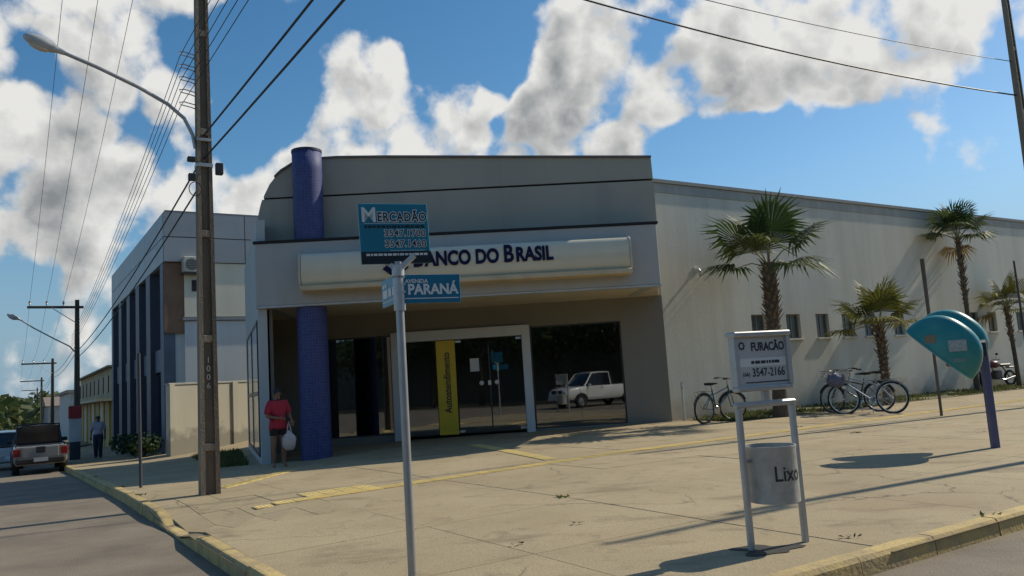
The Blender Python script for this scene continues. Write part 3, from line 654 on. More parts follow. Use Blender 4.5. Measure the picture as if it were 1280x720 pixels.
lb(MB(), BU + .12, BU + 14, BW0 + .12, BW1, 6.2, BH - .03).build('parapet_core', cladf, blue)
# cladding panels, two rows, both faces
pw_ = 1.28
for r in range(2):
    z0 = 6.2 + r * .82; z1 = z0 + .80
    for k in range(11):
        u0 = BU + k * pw_; lb(MB(), u0 + .012, u0 + pw_ - .012, BW0 + .03, BW0 + .118, z0 + .01, z1).build('cladding_panel', clad, blue)
    for k in range(11):
        w0 = BW0 + .13 + k * pw_; lb(MB(), BU, BU + .118, w0 + .012, w0 + pw_ - .012, z0 + .01, z1).build('cladding_panel', clad, blue)
lb(MB(), BU + .05, BU + 14, BW0 + .05, BW1, BH - .02, BH + .04).build('parapet_cap', M('panel_cap', (.2, .21, .22), .5), blue)
# side face: brown strip, cream upper wall, ledge and pale lower wall
lb(MB(), BU + .02, BU + .62, BW0 + .14, BW0 + .24, 3.9, 6.19).build('corner_return', M('rust_brown_tile', (.27, .15, .085), .7), blue)
lb(MB(), BU + .62, BU + 14, BW0 + .1, BW0 + .248, 4.42, 6.19).build('upper_wall', creamw, blue)
lb(MB(), BU + .56, BU + 14, BW0 + .04, BW0 + .246, 4.30, 4.40).build('ledge', M('ledge_grey', (.3, .31, .31), .8), blue)
lb(MB(), BU + .62, BU + 14, BW0 + .12, BW0 + .248, 0, 4.28).build('lower_wall', palew, blue)
lb(MB(), BU + .85, BU + 1.22, BW0 + .08, BW0 + .099, 5.25, 5.62).build('vent_opening', seam, blue)
# street face: pilasters, spandrels and windows
pil = [BW0 + .2, BW0 + 2.9, BW0 + 5.5, BW0 + 8.1, BW0 + 10.7, BW1 - .45]
for i, w0 in enumerate(pil): lb(MB(), BU + .0, BU + .345, w0, w0 + (.9 if 0 < i < 5 else .6), 0, 6.185).build('pilaster', bluep if i else spand, blue)
for a, b in zip(pil, pil[1:]):
    a2 = a + (.9 if a != pil[0] else .6) + .002; b2 = b - .002
    lb(MB(), BU + .15, BU + .345, a2, b2, 2.75, 3.5).build('spandrel', spand, blue)
    lb(MB(), BU + .13, BU + .345, a2, b2, 0, .5).build('plinth', bluep, blue)
    mid = (a2 + b2) / 2
    f = lb(MB(), BU + .24, BU + .346, mid - .62, mid + .5, 3.9, 5.9).build('window', frm, blue)
    lb(MB(), BU + .225, BU + .238, mid - .56, mid - .08, 3.96, 5.84).build('pane', glass('office_glass', .05, .2), f)
    lb(MB(), BU + .225, BU + .238, mid - .04, mid + .44, 3.96, 5.84).build('pane', glass('office_glass'), f)
    f = lb(MB(), BU + .26, BU + .346, a2, b2, .5, 2.745).build('shop_window', frm, blue)
    for q in range(2):
        ww = (b2 - a2) / 2; lb(MB(), BU + .245, BU + .258, a2 + q * ww + .05, a2 + (q + 1) * ww - .05, .56, 2.68).build('pane', glass('office_glass'), f)
ac = thing('air_conditioner', 'cream air conditioner box hung high on the office side wall', 'air conditioner', tuple(uw(BU + .85, BW0 + .1, 5.82)), YAW)
MB().box((0, -.22, .26), (.62, .42, .5), bev=.02).build('casing', M('ac_cream', (.6, .57, .48), .6), ac)
MB().lathe([(0, -.445), (.17, -.445), (.19, -.435), (.2, -.431)], 20, (-.06, 0, .26), 'Y').build('fan_grille', M('ac_grille', (.12, .12, .12), .6), ac)
for q in range(6): MB().box((-.06, -.452, .12 + q * .055), (.4, .008, .012)).build('grille_bar', M('ac_bar', (.35, .34, .3), .6), ac)
MB().box((0, -.2, -.015), (.66, .4, .03)).build('bracket', frm, ac)
# boundary wall between office and bank
cw = thing('boundary_wall', 'low pale boundary wall with stained foot between office and bank', 'wall', (-10.25, 23.6, 0), atan2(26.0 - 23.6, -8.75 + 10.25))
cwm = M('pale_wall_paint', (.50, .465, .37), .9, c2=(.42, .39, .31), scale=1, streak=True)
nt = cwm.node_tree; N = nt.nodes; b_ = N['Principled BSDF']; src = b_.inputs['Base Color'].links[0].from_socket
geo = N.new('ShaderNodeNewGeometry'); sxyz = N.new('ShaderNodeSeparateXYZ'); nt.links.new(geo.outputs['Position'], sxyz.inputs[0])
nz = N.new('ShaderNodeTexNoise'); nz.inputs['Scale'].default_value = 2.2; nz.inputs['Detail'].default_value = 6; nt.links.new(geo.outputs['Position'], nz.inputs['Vector'])
ad = N.new('ShaderNodeMath'); ad.operation = 'MULTIPLY_ADD'; nt.links.new(nz.outputs['Fac'], ad.inputs[0]); ad.inputs[1].default_value = -1.6; nt.links.new(sxyz.outputs['Z'], ad.inputs[2])
mr = N.new('ShaderNodeMapRange'); nt.links.new(ad.outputs[0], mr.inputs[0]); mr.inputs[1].default_value = -.3; mr.inputs[2].default_value = .0; mr.inputs[3].default_value = .75; mr.inputs[4].default_value = 0
mc = N.new('ShaderNodeMix'); mc.data_type = 'RGBA'; nt.links.new(mr.outputs[0], mc.inputs['Factor']); nt.links.new(src, mc.inputs['A']); mc.inputs['B'].default_value = (.20, .19, .16, 1); nt.links.new(mc.outputs['Result'], b_.inputs['Base Color'])
CL = sqrt(1.5 ** 2 + 2.4 ** 2)
MB().box((CL / 2, .075, .95), (CL, .15, 2.5)).build('wall', cwm, cw)
MB().box((CL / 2, .075, 2.235), (CL + .04, .2, .06), bev=.008).build('coping', M('wall_coping_grey', (.42, .41, .37), .85), cw)
MB().box((CL - .5, -.03, 1.12), (.2, .055, 2.24)).build('pier', cwm, cw)
MB().box((.08, -.03, 1.12), (.16, .055, 2.24)).build('pier', cwm, cw)
for i, (u, w, r_, lab) in enumerate(((4.35, 31.2, .62, 'dark green shrub beside the near corner of the blue office'), (4.3, 33.8, .55, 'dark green shrub at the middle of the blue office front'), (4.3, 36.6, .55, 'dark green shrub at the far end of the blue office front'))):
    q = uw(u, w); t = thing('shrub', lab, 'shrub', on_walk(q.x, q.y), group='shrubs along the blue office')
    rg = random.Random(i); mb = MB()
    for k in range(700):
        d = Vector((rg.gauss(0, 1), rg.gauss(0, 1), rg.gauss(0, 1))).normalized() * r_ * rg.random() ** .4; c = Vector((d.x, d.y, .45 + d.z * .75)); a = Vector((rg.gauss(0, 1), rg.gauss(0, 1), rg.gauss(0, 1))).normalized(); b = a.cross(d).normalized() * .045
        mb.quad(c - a * .05, c + b, c + a * .05, c - b)
    mb.build('foliage', leafmat('shrub_leaf', (.03, .06, .018), (.06, .10, .03)), t, fixn=False)
    for k in range(4): MB().tube([(0, 0, -.02), (.12 * cos(k * 1.6), .12 * sin(k * 1.6), .5)], [.02, .008], 6).build('stem', M('stem_brown', (.10, .07, .045), .9), t)
# ---------------------------------------------------------------- farther buildings
yb = thing('shop_building', 'low cream and yellow shop building beyond the blue office', 'building', tuple(uw(4.5, 41.9)), YAW)
ywl = M('stained_cream', (.50, .42, .27), .9, c2=(.32, .26, .17), scale=1.4, streak=True)
MB().box((5, 9, 1.3), (10, 18, 4.6)).build('wall', ywl, yb)
MB().box((4.9, 9, 3.64), (10.3, 18.2, .08)).build('coping', M('coping_dark', (.3, .27, .2), .9), yb)
MB().box((-.35, 9, 2.08), (.7, 18, .12)).build('awning', M('awning_cream', (.6, .52, .35), .8), yb)
for k in range(8):
    MB().box((-.05, 1 + k * 2.3, .6), (.1, .5, 2.8)).build('pilaster', M('yellow_paint', (.55, .38, .10), .8), yb)
    MB().box((-.03, 2.15 + k * 2.3, .6), (.06, 1.5, 2.8)).build('shutter', M('shutter_pale', (.52, .50, .46), .6) if k % 2 else M('shutter_tan', (.35, .25, .13), .6), yb)
    MB().box((-.02, 2.1 + k * 2.3, 2.85), (.05, .8, .8)).build('window', frm, yb)
wbld = thing('far_shop', 'white single storey shop far up the side street', 'building', tuple(uw(4.2, 64, -.85)), YAW)
MB().box((5, 6, 1.9), (10, 12, 3.8)).build('wall', M('far_white', (.6, .6, .58), .9), wbld)
MB().box((5, 6, 3.9), (10.5, 12.5, .2)).build('roof', M('far_roof', (.35, .3, .26), .9), wbld)
for k in range(3): MB().box((1.8 + k * 3.1, -.03, 1.4), (1.8, .08, 2.2)).build('shutter', M('far_shutter', (.25, .27, .3), .7), wbld)
gb = thing('far_house', 'grey house with low roof at the end of the side street', 'building', tuple(uw(6, 112, -.9)), YAW)
MB().box((5, 6, 1.7), (12, 12, 3.4)).build('wall', M('far_grey', (.42, .42, .40), .9), gb)
MB().add([(-1.3, -.3, 3.4), (11.3, -.3, 3.4), (11.3, 12.3, 3.4), (-1.3, 12.3, 3.4), (-1.3, 6, 4.6), (11.3, 6, 4.6)], [(0, 1, 5, 4), (2, 3, 4, 5), (0, 4, 3), (1, 2, 5), (3, 2, 1, 0)]).build('roof', M('far_tile', (.24, .19, .15), .9), gb)
for k in range(3): MB().box((1 + k * 4, -.03, 1.7), (1.4, .08, 1.2)).build('window', frm, gb)
tt = thing('totem_sign', 'narrow white totem with red head by the far utility pole', 'sign', on_walk(*uw(2.55, 36.5)[:2]), YAW)
MB().box((0, 0, .35), (.36, .30, .7), bev=.01).build('base', M('totem_dark', (.04, .045, .06), .6), tt)
MB().box((0, 0, 1.15), (.44, .22, .9), bev=.01).build('panel', M('totem_white', (.6, .6, .58), .6), tt)
MB().box((0, 0, 1.86), (.46, .24, .5), bev=.02).build('head', M('totem_red', (.42, .03, .035), .5), tt)
for o in (blue, ac, cw, yb, wbld):
    l = o.location.copy(); k = 1.13; o.location = (l.x * k, l.y * k, CAM_Z + (l.z - CAM_Z) * k); o.scale = (k, k, k)
# ---------------------------------------------------------------- utility poles
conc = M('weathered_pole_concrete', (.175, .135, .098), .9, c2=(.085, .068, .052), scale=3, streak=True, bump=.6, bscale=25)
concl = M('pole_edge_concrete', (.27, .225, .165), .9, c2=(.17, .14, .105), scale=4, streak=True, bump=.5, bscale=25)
black = M('black_plastic', (.015, .015, .016), .5, var=.1)
galv = M('galvanised_steel', (.42, .43, .43), .45, c2=(.34, .35, .36), scale=5, metal=.6)
porc = M('porcelain', (.28, .22, .18), .25)
def util_pole(pos, h, label, group, w0=.30, w1=.17, rungs=True, arm=True, lamp=None, rz=YAW):
    t = thing('utility_pole', label, 'utility pole', pos, rz, group)
    def tap(mb, x0a, x1a, ya, yb_, x0b, x1b, ta, tb):
        mb.add([(x0a, ya, 0), (x1a, ya, 0), (x1a, yb_, 0), (x0a, yb_, 0), (x0b, ta, h), (x1b, ta, h), (x1b, tb, h), (x0b, tb, h)], [(3, 2, 1, 0), (4, 5, 6, 7), (0, 1, 5, 4), (1, 2, 6, 5), (2, 3, 7, 6), (3, 0, 4, 7)])
    a, b = w0 / 2, w1 / 2; fa, fb = w0 * .24, w1 * .24
    for sg in (-1, 1):
        mb = MB(); x = sorted((sg * a, sg * (a - fa))); y = sorted((sg * b, sg * (b - fb)))
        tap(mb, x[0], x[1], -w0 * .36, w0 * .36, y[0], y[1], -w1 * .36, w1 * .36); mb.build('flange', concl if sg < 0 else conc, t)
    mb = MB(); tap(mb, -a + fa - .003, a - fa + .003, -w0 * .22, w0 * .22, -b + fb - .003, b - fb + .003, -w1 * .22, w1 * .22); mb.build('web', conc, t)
    if rungs:
        z = .75
        while z < h - .5:
            k = z / h; ww = w0 + (w1 - w0) * k; MB().box((0, -ww * .28, z), (ww * .56, ww * .13, .12), bev=.01).build('crossbar', concl, t); z += 1.75
    if arm:
        za = h - .35; MB().box((-.85, -.14, za), (2.2, .09, .11), bev=.008).build('crossarm', M('arm_wood', (.11, .085, .06), .9), t)
        for x in (-1.85, -1.2, -.55):
            MB().lathe([(.012, 0), (.012, .08), (.05, .09), (.03, .13), (.055, .15), (.03, .19), (.04, .21), (0, .24)], 10, (x, -.14, za + .05)).build('insulator', porc, t)
        MB().tube([(-1.0, -.17, za - .04), (0, -.17, za - .75)], .018, 6).build('arm_brace', galv, t)
    return t
NP = on_walk(*uw(2.87, 13.77)[:2])
np_ = util_pole(NP, 11.2, 'near brown concrete utility pole rising out of the picture beside the bank', 'utility poles along the side street')
# clamp, boxes and spool brackets on the near pole
MB().box((0, 0, 5.42), (.26, .21, .06), bev=.005).build('clamp_band', galv, np_)
MB().box((0, 0, 5.86), (.25, .20, .05), bev=.005).build('clamp_band', galv, np_)
MB().box((.24, -.05, 5.38), (.12, .10, .2), bev=.01).build('cable_box', black, np_)
MB().box((-.21, -.08, 5.5), (.13, .1, .08), bev=.01).build('splice_box', black, np_)
MB().box((-.2, -.06, 5.2), (.12, .09, .12), bev=.01).build('splice_box', black, np_)
MB().tube([(-.17 + .1 * cos(k * .45), -.15, 4.98 + .12 * sin(k * .45)) for k in range(15)], .008, 5).build('cable_coil', black, np_)
for k in range(5):
    z = 6.4 + k * .22
    MB().tube([(-.09, 0, z), (-.2, -.05, z + .01), (-.36, -.06, z + .03), (-.38, -.06, z + .07), (-.3, -.05, z + .09), (-.12, -.02, z + .07)], .009, 6).build('spool_bracket', galv, np_)
for k, ch in enumerate('1006'): put_text('painted_digit', ch, .13, M('number_white', (.6, .58, .5), .8), np_, (0.0, -.075, 2.15 - k * .14), extrude=.001)
# street lamp arm
def lamp_arm(parent_pos, pts, head_dir, label, group, rr=.03):
    t = thing('street_lamp', label, 'street lamp', parent_pos, YAW, group)
    MB().tube(pts, rr, 10).build('arm', galv, t)
    e = Vector(pts[-1]); hd = Vector(head_dir).normalized(); q = hd.to_track_quat('X', 'Z').to_matrix().to_4x4(); q.translation = e
    mb = MB(); mb.xf = q; mb.lathe([(0, -.05), (.035, -.05), (.05, .06), (.09, .16), (.105, .3), (.09, .44), (.045, .53), (0, .55)], 16, axis='X'); o = mb.build('lamp_head', M('lamp_grey', (.52, .53, .52), .4), t, smooth=True)
    mb = MB(); mb.xf = q @ Matrix.Translation((.30, 0, -.06)); mb.sphere((0, 0, 0), (.17, .075, .07), 14, 8); mb.build('lens', M('lamp_lens', (.62, .62, .58), .15, coat=.5), t, smooth=True)
    return t
lp = [(-.13, 0, 5.72), (-.17, 0, 5.95), (-.3, 0, 6.22), (-.55, 0, 6.43), (-1.0, 0, 6.66), (-1.6, 0, 6.9), (-2.1, 0, 7.07)]
lamp_arm((NP[0], NP[1], NP[2]), lp, (-1, 0, .34), 'street lamp on a long curved arm fixed to the near utility pole', 'street lamps on the utility poles')
FPS = []
for (x, y, h, lab) in ((-19.75, 36.0, 7.0, 'second utility pole up the street, standing behind the parked pickup'), (-33.6, 58.0, 6.3, 'third utility pole up the side street, with short crossarm'), (-50.4, 85.0, 6.2, 'fourth utility pole up the side street, thin and distant'), (-70, 117, 6.2, 'farthest utility pole up the side street, barely visible above the trees')):
    FPS.append((x, y, h)); util_pole((x, y, gz(x, y)), h - (.35 if False else 0), lab, 'utility poles along the side street', .27, .17, rungs=False)
lp2 = [(-.1, 0, 4.25), (-.3, 0, 4.5), (-.9, 0, 4.85), (-1.7, 0, 5.35), (-2.2, 0, 5.72)]
lamp_arm((-19.75, 36.0, gz(-19.75, 36.0)), [(a, b, c + .4) for a, b, c in lp2], (-1, 0, .5), 'far street lamp on the second utility pole up the street', 'street lamps on the utility poles')
MB_ = FPS
rp1 = util_pole((13.9, 20.8, .2), 11.4, 'dark utility pole at the right edge, beyond the telephone booth', 'utility poles along the avenue', arm=False)
rp2 = util_pole((11.9, 13.6, KH), 9.4, 'utility pole near the avenue kerb, right of the telephone booth', 'utility poles along the avenue')
# ---------------------------------------------------------------- cables
cabm = M('cable_black', (.02, .02, .022), .6, var=.1)
def cable(a, b, r, sag, label, group, n=16):
    a, b = Vector(a), Vector(b); pts = []
    for i in range(n + 1):
        k = i / n; p = a.lerp(b, k); p.z -= sag * 4 * k * (1 - k); pts.append(p)
    return tag(MB().tube(pts, r, 5).build('overhead_cable', cabm), label, 'cable', group)
npv = Vector(NP); far = Vector((-19.75, 36.0, .0)); back = uw(2.87, -24, 0)
for i, (dz, r, fz) in enumerate(((5.55, .016, 4.0), (5.95, .016, 4.3))):
    lab = ('upper' if i else 'lower') + ' thick black cable from the near pole '
    cable(npv + Vector((0, 0, dz)), back + Vector((0, 0, dz + .3)), r, .35, lab + 'passing overhead to the top edge', 'thick cables on the near pole')
    cable(npv + Vector((0, 0, dz - .35)), far + Vector((0, 0, fz)), r, .3, lab + 'running up the street to the second pole', 'thick cables on the near pole')
for k in range(5):
    z = 6.42 + k * .22; o = Vector((-.3, -.19, z))
    cable(npv + o, back + Vector((-.3, -.19, z + .2)), .006, .3, 'thin wires fanning from the near pole to the top edge', 'thin wires overhead')
    cable(npv + o, far + Vector((-.2, -.1, 4.5 + k * .12)), .006, .3, 'thin wires running up the street from the near pole', 'thin wires up the street')
for k, x in enumerate((-1.85, -1.2, -.55)):
    o1 = uw(x, -.14); a = npv + Vector((o1.x, o1.y, 11.1)); prev = a
    for (fx, fy, fh) in FPS:
        b = Vector((fx, fy, gz(fx, fy))) + Vector((o1.x, o1.y, fh - .1)); cable(prev, b, .006, .4, 'high bare wires strung between the crossarms of the street poles', 'bare wires on the crossarms', 10); prev = b
for i in range(2):
    p = Vector((FPS[0][0], FPS[0][1], 4.2 + i * .35 + KH))
    for (fx, fy, fh) in FPS[1:]:
        b = Vector((fx, fy, 4.2 + i * .3)); cable(p, b, .012, .3, 'low dark cables sagging between the distant street poles', 'cables between the far poles', 8); p = b
cable(npv + Vector((0, 0, 10.7)), (13.9, 20.8, 8.4), .02, .5, 'thick black cable crossing the sky above the white wall', 'cables across the sky', 24)
cable(npv + Vector((0, 0, 11.1)), (13.9, 20.8, 9.35), .01, .4, 'thin cable at the top right corner of the sky', 'cables across the sky', 24)
# far scrub beyond the end of the street
rg = random.Random(4); mb = MB()
for k in range(5200):
    w = rg.uniform(120, 210); u = rg.uniform(-70, 13); h = 2.4 + 3.2 * (w - 118) / 92 + .9 * sin(u * .35) + .8 * sin(u * .9 + 1); c = uw(u, w, rg.uniform(-.9, h)); s = rg.uniform(.5, 1.1)
    a = Vector((rg.gauss(0, 1), rg.gauss(0, 1), rg.gauss(0, .7))).normalized() * s; b = Vector((rg.gauss(0, 1), rg.gauss(0, 1), rg.gauss(0, .7))).normalized() * s
    mb.quad(c - a, c + b, c + a, c - b)
struct(mb.build('distant_trees', leafmat('far_leaf', (.045, .075, .022), (.10, .115, .035)), fixn=False), 'stuff', 'green scrub and trees at the far end of the side street')

# ================================================================== STREET FURNITURE
# --- street name post with advertising plate
sp_ = thing('street_sign_post', 'grey steel street sign post with blue advertising plate in the foreground', 'street sign', on_walk(-.92, 6.47))
MB().tube([(0, 0, -.05), (0, 0, 2.50)], .034, 16).build('post', galv, sp_, smooth=True)
MB().tube([(0, 0, 2.10), (0, 0, 2.36)], .048, 16).build('collar', M('cast_white', (.55, .56, .56), .45, metal=.4), sp_, smooth=True)
MB().tube([(0, 0, 2.38), (0, 0, 2.47)], .052, 16).build('collar', M('cast_white'), sp_, smooth=True)
for sgn in (-1, 1):
    mb = MB(); mb.add([(sgn * .02, -.03, 2.42), (sgn * .02, .03, 2.42), (sgn * .15, .03, 2.53), (sgn * .15, -.03, 2.53), (sgn * .02, -.03, 2.47), (sgn * .02, .03, 2.47), (sgn * .13, .03, 2.56), (sgn * .13, -.03, 2.56)], [(0, 1, 2, 3), (4, 5, 6, 7), (0, 3, 7, 4), (1, 2, 6, 5), (2, 3, 7, 6), (0, 1, 5, 4)])
    mb.xf = Matrix.Identity(4); mb.build('cradle_arm', M('cast_white'), sp_)
tealb = M('sign_blue', (.008, .19, .28), .4, c2=(.008, .17, .255), scale=3, coat=.2)
blackp = M('sign_black', (.012, .014, .018), .4); wht = M('sign_white', (.72, .74, .72), .5, var=.04)
pl = MB().box((0, 0, 0), (.585, .022, .50), bev=.004).build('advert_plate', tealb, sp_); pl.location = (-.015, 0, 2.735); pl.rotation_euler = (0, radians(-1.5), radians(24))
def on(par, name, mat, x0, x1, z0, z1, y=-.0125, th=.003): return MB().box(((x0 + x1) / 2, y, (z0 + z1) / 2), (x1 - x0, th, z1 - z0)).build(name, mat, par)
on(pl, 'black_strip', blackp, -.291, .291, -.249, -.15)
put_text('lettering', 'M', .17, wht, pl, (-.21, -.014, .15), extrude=.001, bold=.003)
for dx, dz, mt, yy, bb in ((0, 0, wht, -.0125, .0085), (0, 0, blackp, -.0142, .002)): put_text('lettering', 'ERCADÃO', .105, mt, pl, (.07, yy, .135), extrude=.0008, bold=bb, sx=.8, spacing=1.1)
for dz, s in ((.0, '3547.1700'), (-.088, '3547.1460')):
    put_text('lettering', s, .08, wht, pl, (.085, -.0125, dz), extrude=.0008, bold=.0055, spacing=1.05); put_text('lettering', s, .08, blackp, pl, (.085, -.0142, dz), extrude=.0008, bold=.0005, spacing=1.05)
on(pl, 'rule', wht, -.25, .26, .083, .086)
rgx = random.Random(3)
def dashes(par, x0, x1, z, h, mat, y=-.0145, nm='small_print'):
    mb = MB(); x = x0
    while x < x1:
        w_ = rgx.uniform(.012, .045) * h / .02; mb.box((min(x + w_ / 2, x1), y, z), (w_, .002, h)); x += w_ + h * .45
    o = mb.build(nm, mat, par); o['kind'] = 'stuff'; return o
dashes(pl, -.25, .26, .058, .02, blackp); dashes(pl, -.25, .27, -.175, .018, wht, y=-.0165); on(pl, 'rule', wht, -.05, .25, -.143, -.14)
pb = M('street_plate_blue', (.008, .17, .29), .4, coat=.2)
p1 = MB().box((.285, 0, 0), (.47, .012, .235), bev=.003).build('name_plate', pb, sp_); p1.location = (0, -.03, 2.27); p1.rotation_euler = (0, 0, radians(20))
p1['label'] = 'blue plate reading AVENIDA PARANA'
put_text('lettering', 'AVENIDA', .045, wht, p1, (.15, -.009, .062), extrude=.0006, bold=.001)
put_text('lettering', 'PARANÁ', .118, wht, p1, (.285, -.009, -.008), extrude=.0006, bold=.004, sx=.92)
on(p1, 'rule', wht, .06, .50, -.082, -.075, y=-.0075)
p2 = MB().box((-.285, 0, 0), (.47, .012, .235), bev=.003).build('name_plate', pb, sp_); p2.location = (0, -.0, 2.29); p2.rotation_euler = (0, 0, radians(-66))
dashes(p2, -.48, -.35, .06, .03, wht, y=-.0085); dashes(p2, -.48, -.1, -.01, .07, wht, y=-.0085); on(p2, 'rule', wht, -.50, -.07, -.082, -.075, y=-.0075)
for k in range(4): MB().lathe([(0, 0), (.009, 0), (.009, .012), (0, .014)], 8, (.048, -.045, 2.18 + k * .06)).build('bolt', galv, sp_)
# --- litter bin in an advertising frame
lbn = thing('litter_bin_stand', 'grey litter bin hung in a tubular stand with advertising board', 'litter bin', on_walk(2.04, 6.745), radians(21)); lbn.scale = (.93, 1, 1)
alum = M('brushed_aluminium', (.50, .51, .51), .42, c2=(.42, .43, .43), scale=6, metal=.35)
for sgn in (-1, 1): MB().box((sgn * .29, 0, .56), (.058, .05, 1.16), bev=.012).build('post', alum, lbn)
MB().box((0, 0, 1.155), (.66, .065, .05), bev=.014).build('top_bar', alum, lbn)
MB().box((0.01, 0, 1.225), (.06, .04, .095)).build('stub', alum, lbn)
fr_ = MB().box((0, 0, 1.285), (.60, .10, .045), bev=.01).box((0, 0, 1.735), (.62, .13, .045), bev=.01).box((-.28, 0, 1.51), (.04, .08, .41)).box((.28, 0, 1.51), (.04, .10, .41)).build('board_frame', alum, lbn)
bdm = M('board_silver', (.52, .53, .52), .5, var=.05)
bd = MB().box((0, -.004, 1.51), (.525, .05, .41)).build('advert_board', bdm, lbn)
dk = M('print_dark', (.03, .03, .035), .5)
put_text('lettering', 'FURACÃO', .098, dk, bd, (.065, -.031, 1.625), extrude=.0008, bold=.003, sx=.80)
for k in range(8):
    a = k * pi / 4; o = MB().box((0, 0, .026), (.018, .002, .014)).build('emblem_ray', dk, bd); o.location = (-.215, -.031, 1.64); o.rotation_euler = (0, a, 0)
on(bd, 'white_label', wht, -.25, .25, 1.465, 1.535, y=-.0305); dashes(bd, -.13, .15, 1.50, .024, dk, y=-.0335)
put_text('lettering', '3547-2166', .098, dk, bd, (.05, -.031, 1.412), extrude=.0008, bold=.001, sx=.84)
put_text('lettering', '(66)', .05, dk, bd, (-.19, -.031, 1.402), extrude=.0008)
dashes(bd, -.2, .25, 1.335, .01, dk, y=-.0305)
binm = M('dented_zinc', (.46, .46, .44), .55, c2=(.34, .34, .33), scale=12, metal=.25, bump=.3, bscale=9)
BR = .215
MB().lathe([(BR * .93, .36), (BR, .365), (BR * 1.0, .40), (BR, .78), (BR * 1.03, .80), (BR * 1.03, .815), (BR * .98, .815), (BR * .97, .80), (BR * .96, .40), (0, .385)], 36, (.0, 0, 0)).build('bin', binm, lbn, smooth=True)
MB().lathe([(0, .358), (BR * .93, .36)], 36).build('bin_base', binm, lbn)
for sgn in (-1, 1): MB().tube([(sgn * .2, 0, .70), (sgn * .275, 0, .70)], .014, 8).build('pivot', galv, lbn)
me = text_mesh('Lixo', .17, extrude=.0, bold=.002, align='LEFT', sx=.9)
bm = bmesh.new(); bm.from_mesh(me); bmesh.ops.triangulate(bm, faces=bm.faces); bmesh.ops.subdivide_edges(bm, edges=[e for e in bm.edges if e.calc_length() > .03], cuts=2)
for v in bm.verts:
    th = (v.co.x - .135) / BR; v.co = Vector((sin(th) * (BR + .002), -cos(th) * (BR + .002), .595 + v.co.y))
bm.to_mesh(me); bm.free(); me.materials.clear(); me.materials.append(dk); link('lettering', me, lbn)
# shade at the bin foot, painted as a dark patch on the pavement
q = uw(5.2, 4.55); mb = MB(); ring = []
for k in range(28):
    a = k * 2 * pi / 28; rr = .2 + .05 * sin(3 * a + 1) + .04 * sin(5 * a); p = q + Vector((rr * 1.25 * cos(a), rr * sin(a) * .9, 0)); ring.append((p.x, p.y, gz(p.x, p.y) + .006))
mb.add(ring, [tuple(range(28))]); struct(mb.build('bin_foot_shade', M('foot_shade_dark', (.035, .033, .028), .7, var=.2, scale=9)), 'stuff', 'dark painted shadow on the pavement at the foot of the bin stand')
# --- telephone booth with two shells
ph = thing('telephone_booth', 'teal double shell telephone booth on a blue post', 'telephone booth', on_walk(7.2, 12.45))
MB().box((0, 0, .8), (.105, .105, 1.68), bev=.012).build('post', M('booth_blue', (.085, .09, .19), .5, c2=(.11, .115, .21), scale=5), ph)
MB().box((-.07, -.02, 1.50), (.16, .2, .24), bev=.02).build('bracket', M('booth_navy', (.02, .025, .06), .5), ph)
shellm = M('teal_fibreglass', (.014, .22, .225), .38, c2=(.04, .27, .26), scale=5, coat=.25, spec=.5, lo=.45, hi=.8)
shelli = M('pale_shell_inside', (.25, .42, .40), .6)
def shell(c, R_, sy, name, tilt):
    # dome with an opening facing down and to the left: half an ellipsoid, hollow
    q = Matrix.Translation(c) @ Matrix.Rotation(radians(-38), 4, 'Z') @ Matrix.Rotation(tilt, 4, 'Y')
    mb = MB(); mb.xf = q; seg, ring = 28, 12; outer = []; 
    for i in range(ring + 1):
        a = (pi / 2) * i / ring
        for k in range(seg):
            b = 2 * pi * k / seg; cy_, sy_ = cos(b), sin(b)
            ex = .62; px = (abs(cos(a)) ** .85) * R_ * cy_; py = (abs(cos(a)) ** ex) * sy * (abs(sy_) ** .75) * (1 if sy_ >= 0 else -1); outer.append((px, py, sin(a) * R_ * .98))
    fs = [(i * seg + k, i * seg + (k + 1) % seg, (i + 1) * seg + (k + 1) % seg, (i + 1) * seg + k) for i in range(ring) for k in range(seg)]
    mb.add(outer, fs); o = mb.build(name, shellm, ph, smooth=True)
    mb = MB(); mb.xf = q; mb.add([Vector(v) * .95 for v in outer], fs); mb.build('shell_lining', shelli, o, smooth=True)
    mb = MB(); mb.xf = q; mb.tube([Vector(outer[k]) * .975 for k in range(seg)], .02, 8, closed=True); mb.build('rim', M('rim_teal', (.05, .30, .30), .4), o, smooth=True)
    return o
s1_ = shell((-.74, -.12, 1.47), .58, .25, 'shell', radians(44)); shell((-.19, .62, 1.60), .57, .25, 'shell', radians(44))
mb = MB(); mb.tube([(-.5, -.1, 1.75), (-.2, .1, 1.7), (0, .0, 1.6)], .03, 8); mb.build('arm', M('booth_navy'), ph)
MB().box((-.50, -.10, 1.45), (.22, .16, .38), rx=.0, bev=.02).build('telephone', M('phone_grey', (.12, .13, .16), .5), ph)
from mathutils.bvhtree import BVHTree
def on_shell(px, py, name, mat, w_, h_):
    mw_ = parent_mat(ph) ; bv = BVHTree.FromPolygons([mw_ @ v.co for v in s1_.data.vertices], [tuple(p.vertices) for p in s1_.data.polygons])
    hit, nr, _, _ = bv.ray_cast(Vector((0, 0, CAM_Z)), pixdir(px, py))
    if hit is None: return
    if nr.dot(pixdir(px, py)) > 0: nr = -nr
    o = MB().box((0, 0, 0), (w_, h_, .006), bev=.002).build(name, mat, ph); q = nr.to_track_quat('Z', 'Y'); o.rotation_euler = q.to_euler(); o.location = hit + nr * .006 - ph.location
on_shell(1197, 432, 'sticker', M('sticker_white', (.42, .47, .46), .6, c2=(.25, .27, .28), scale=25), .24, .17)
on_shell(1163, 424, 'sticker', M('sticker_orange', (.35, .17, .05), .7, c2=(.12, .2, .17), scale=30), .15, .12)
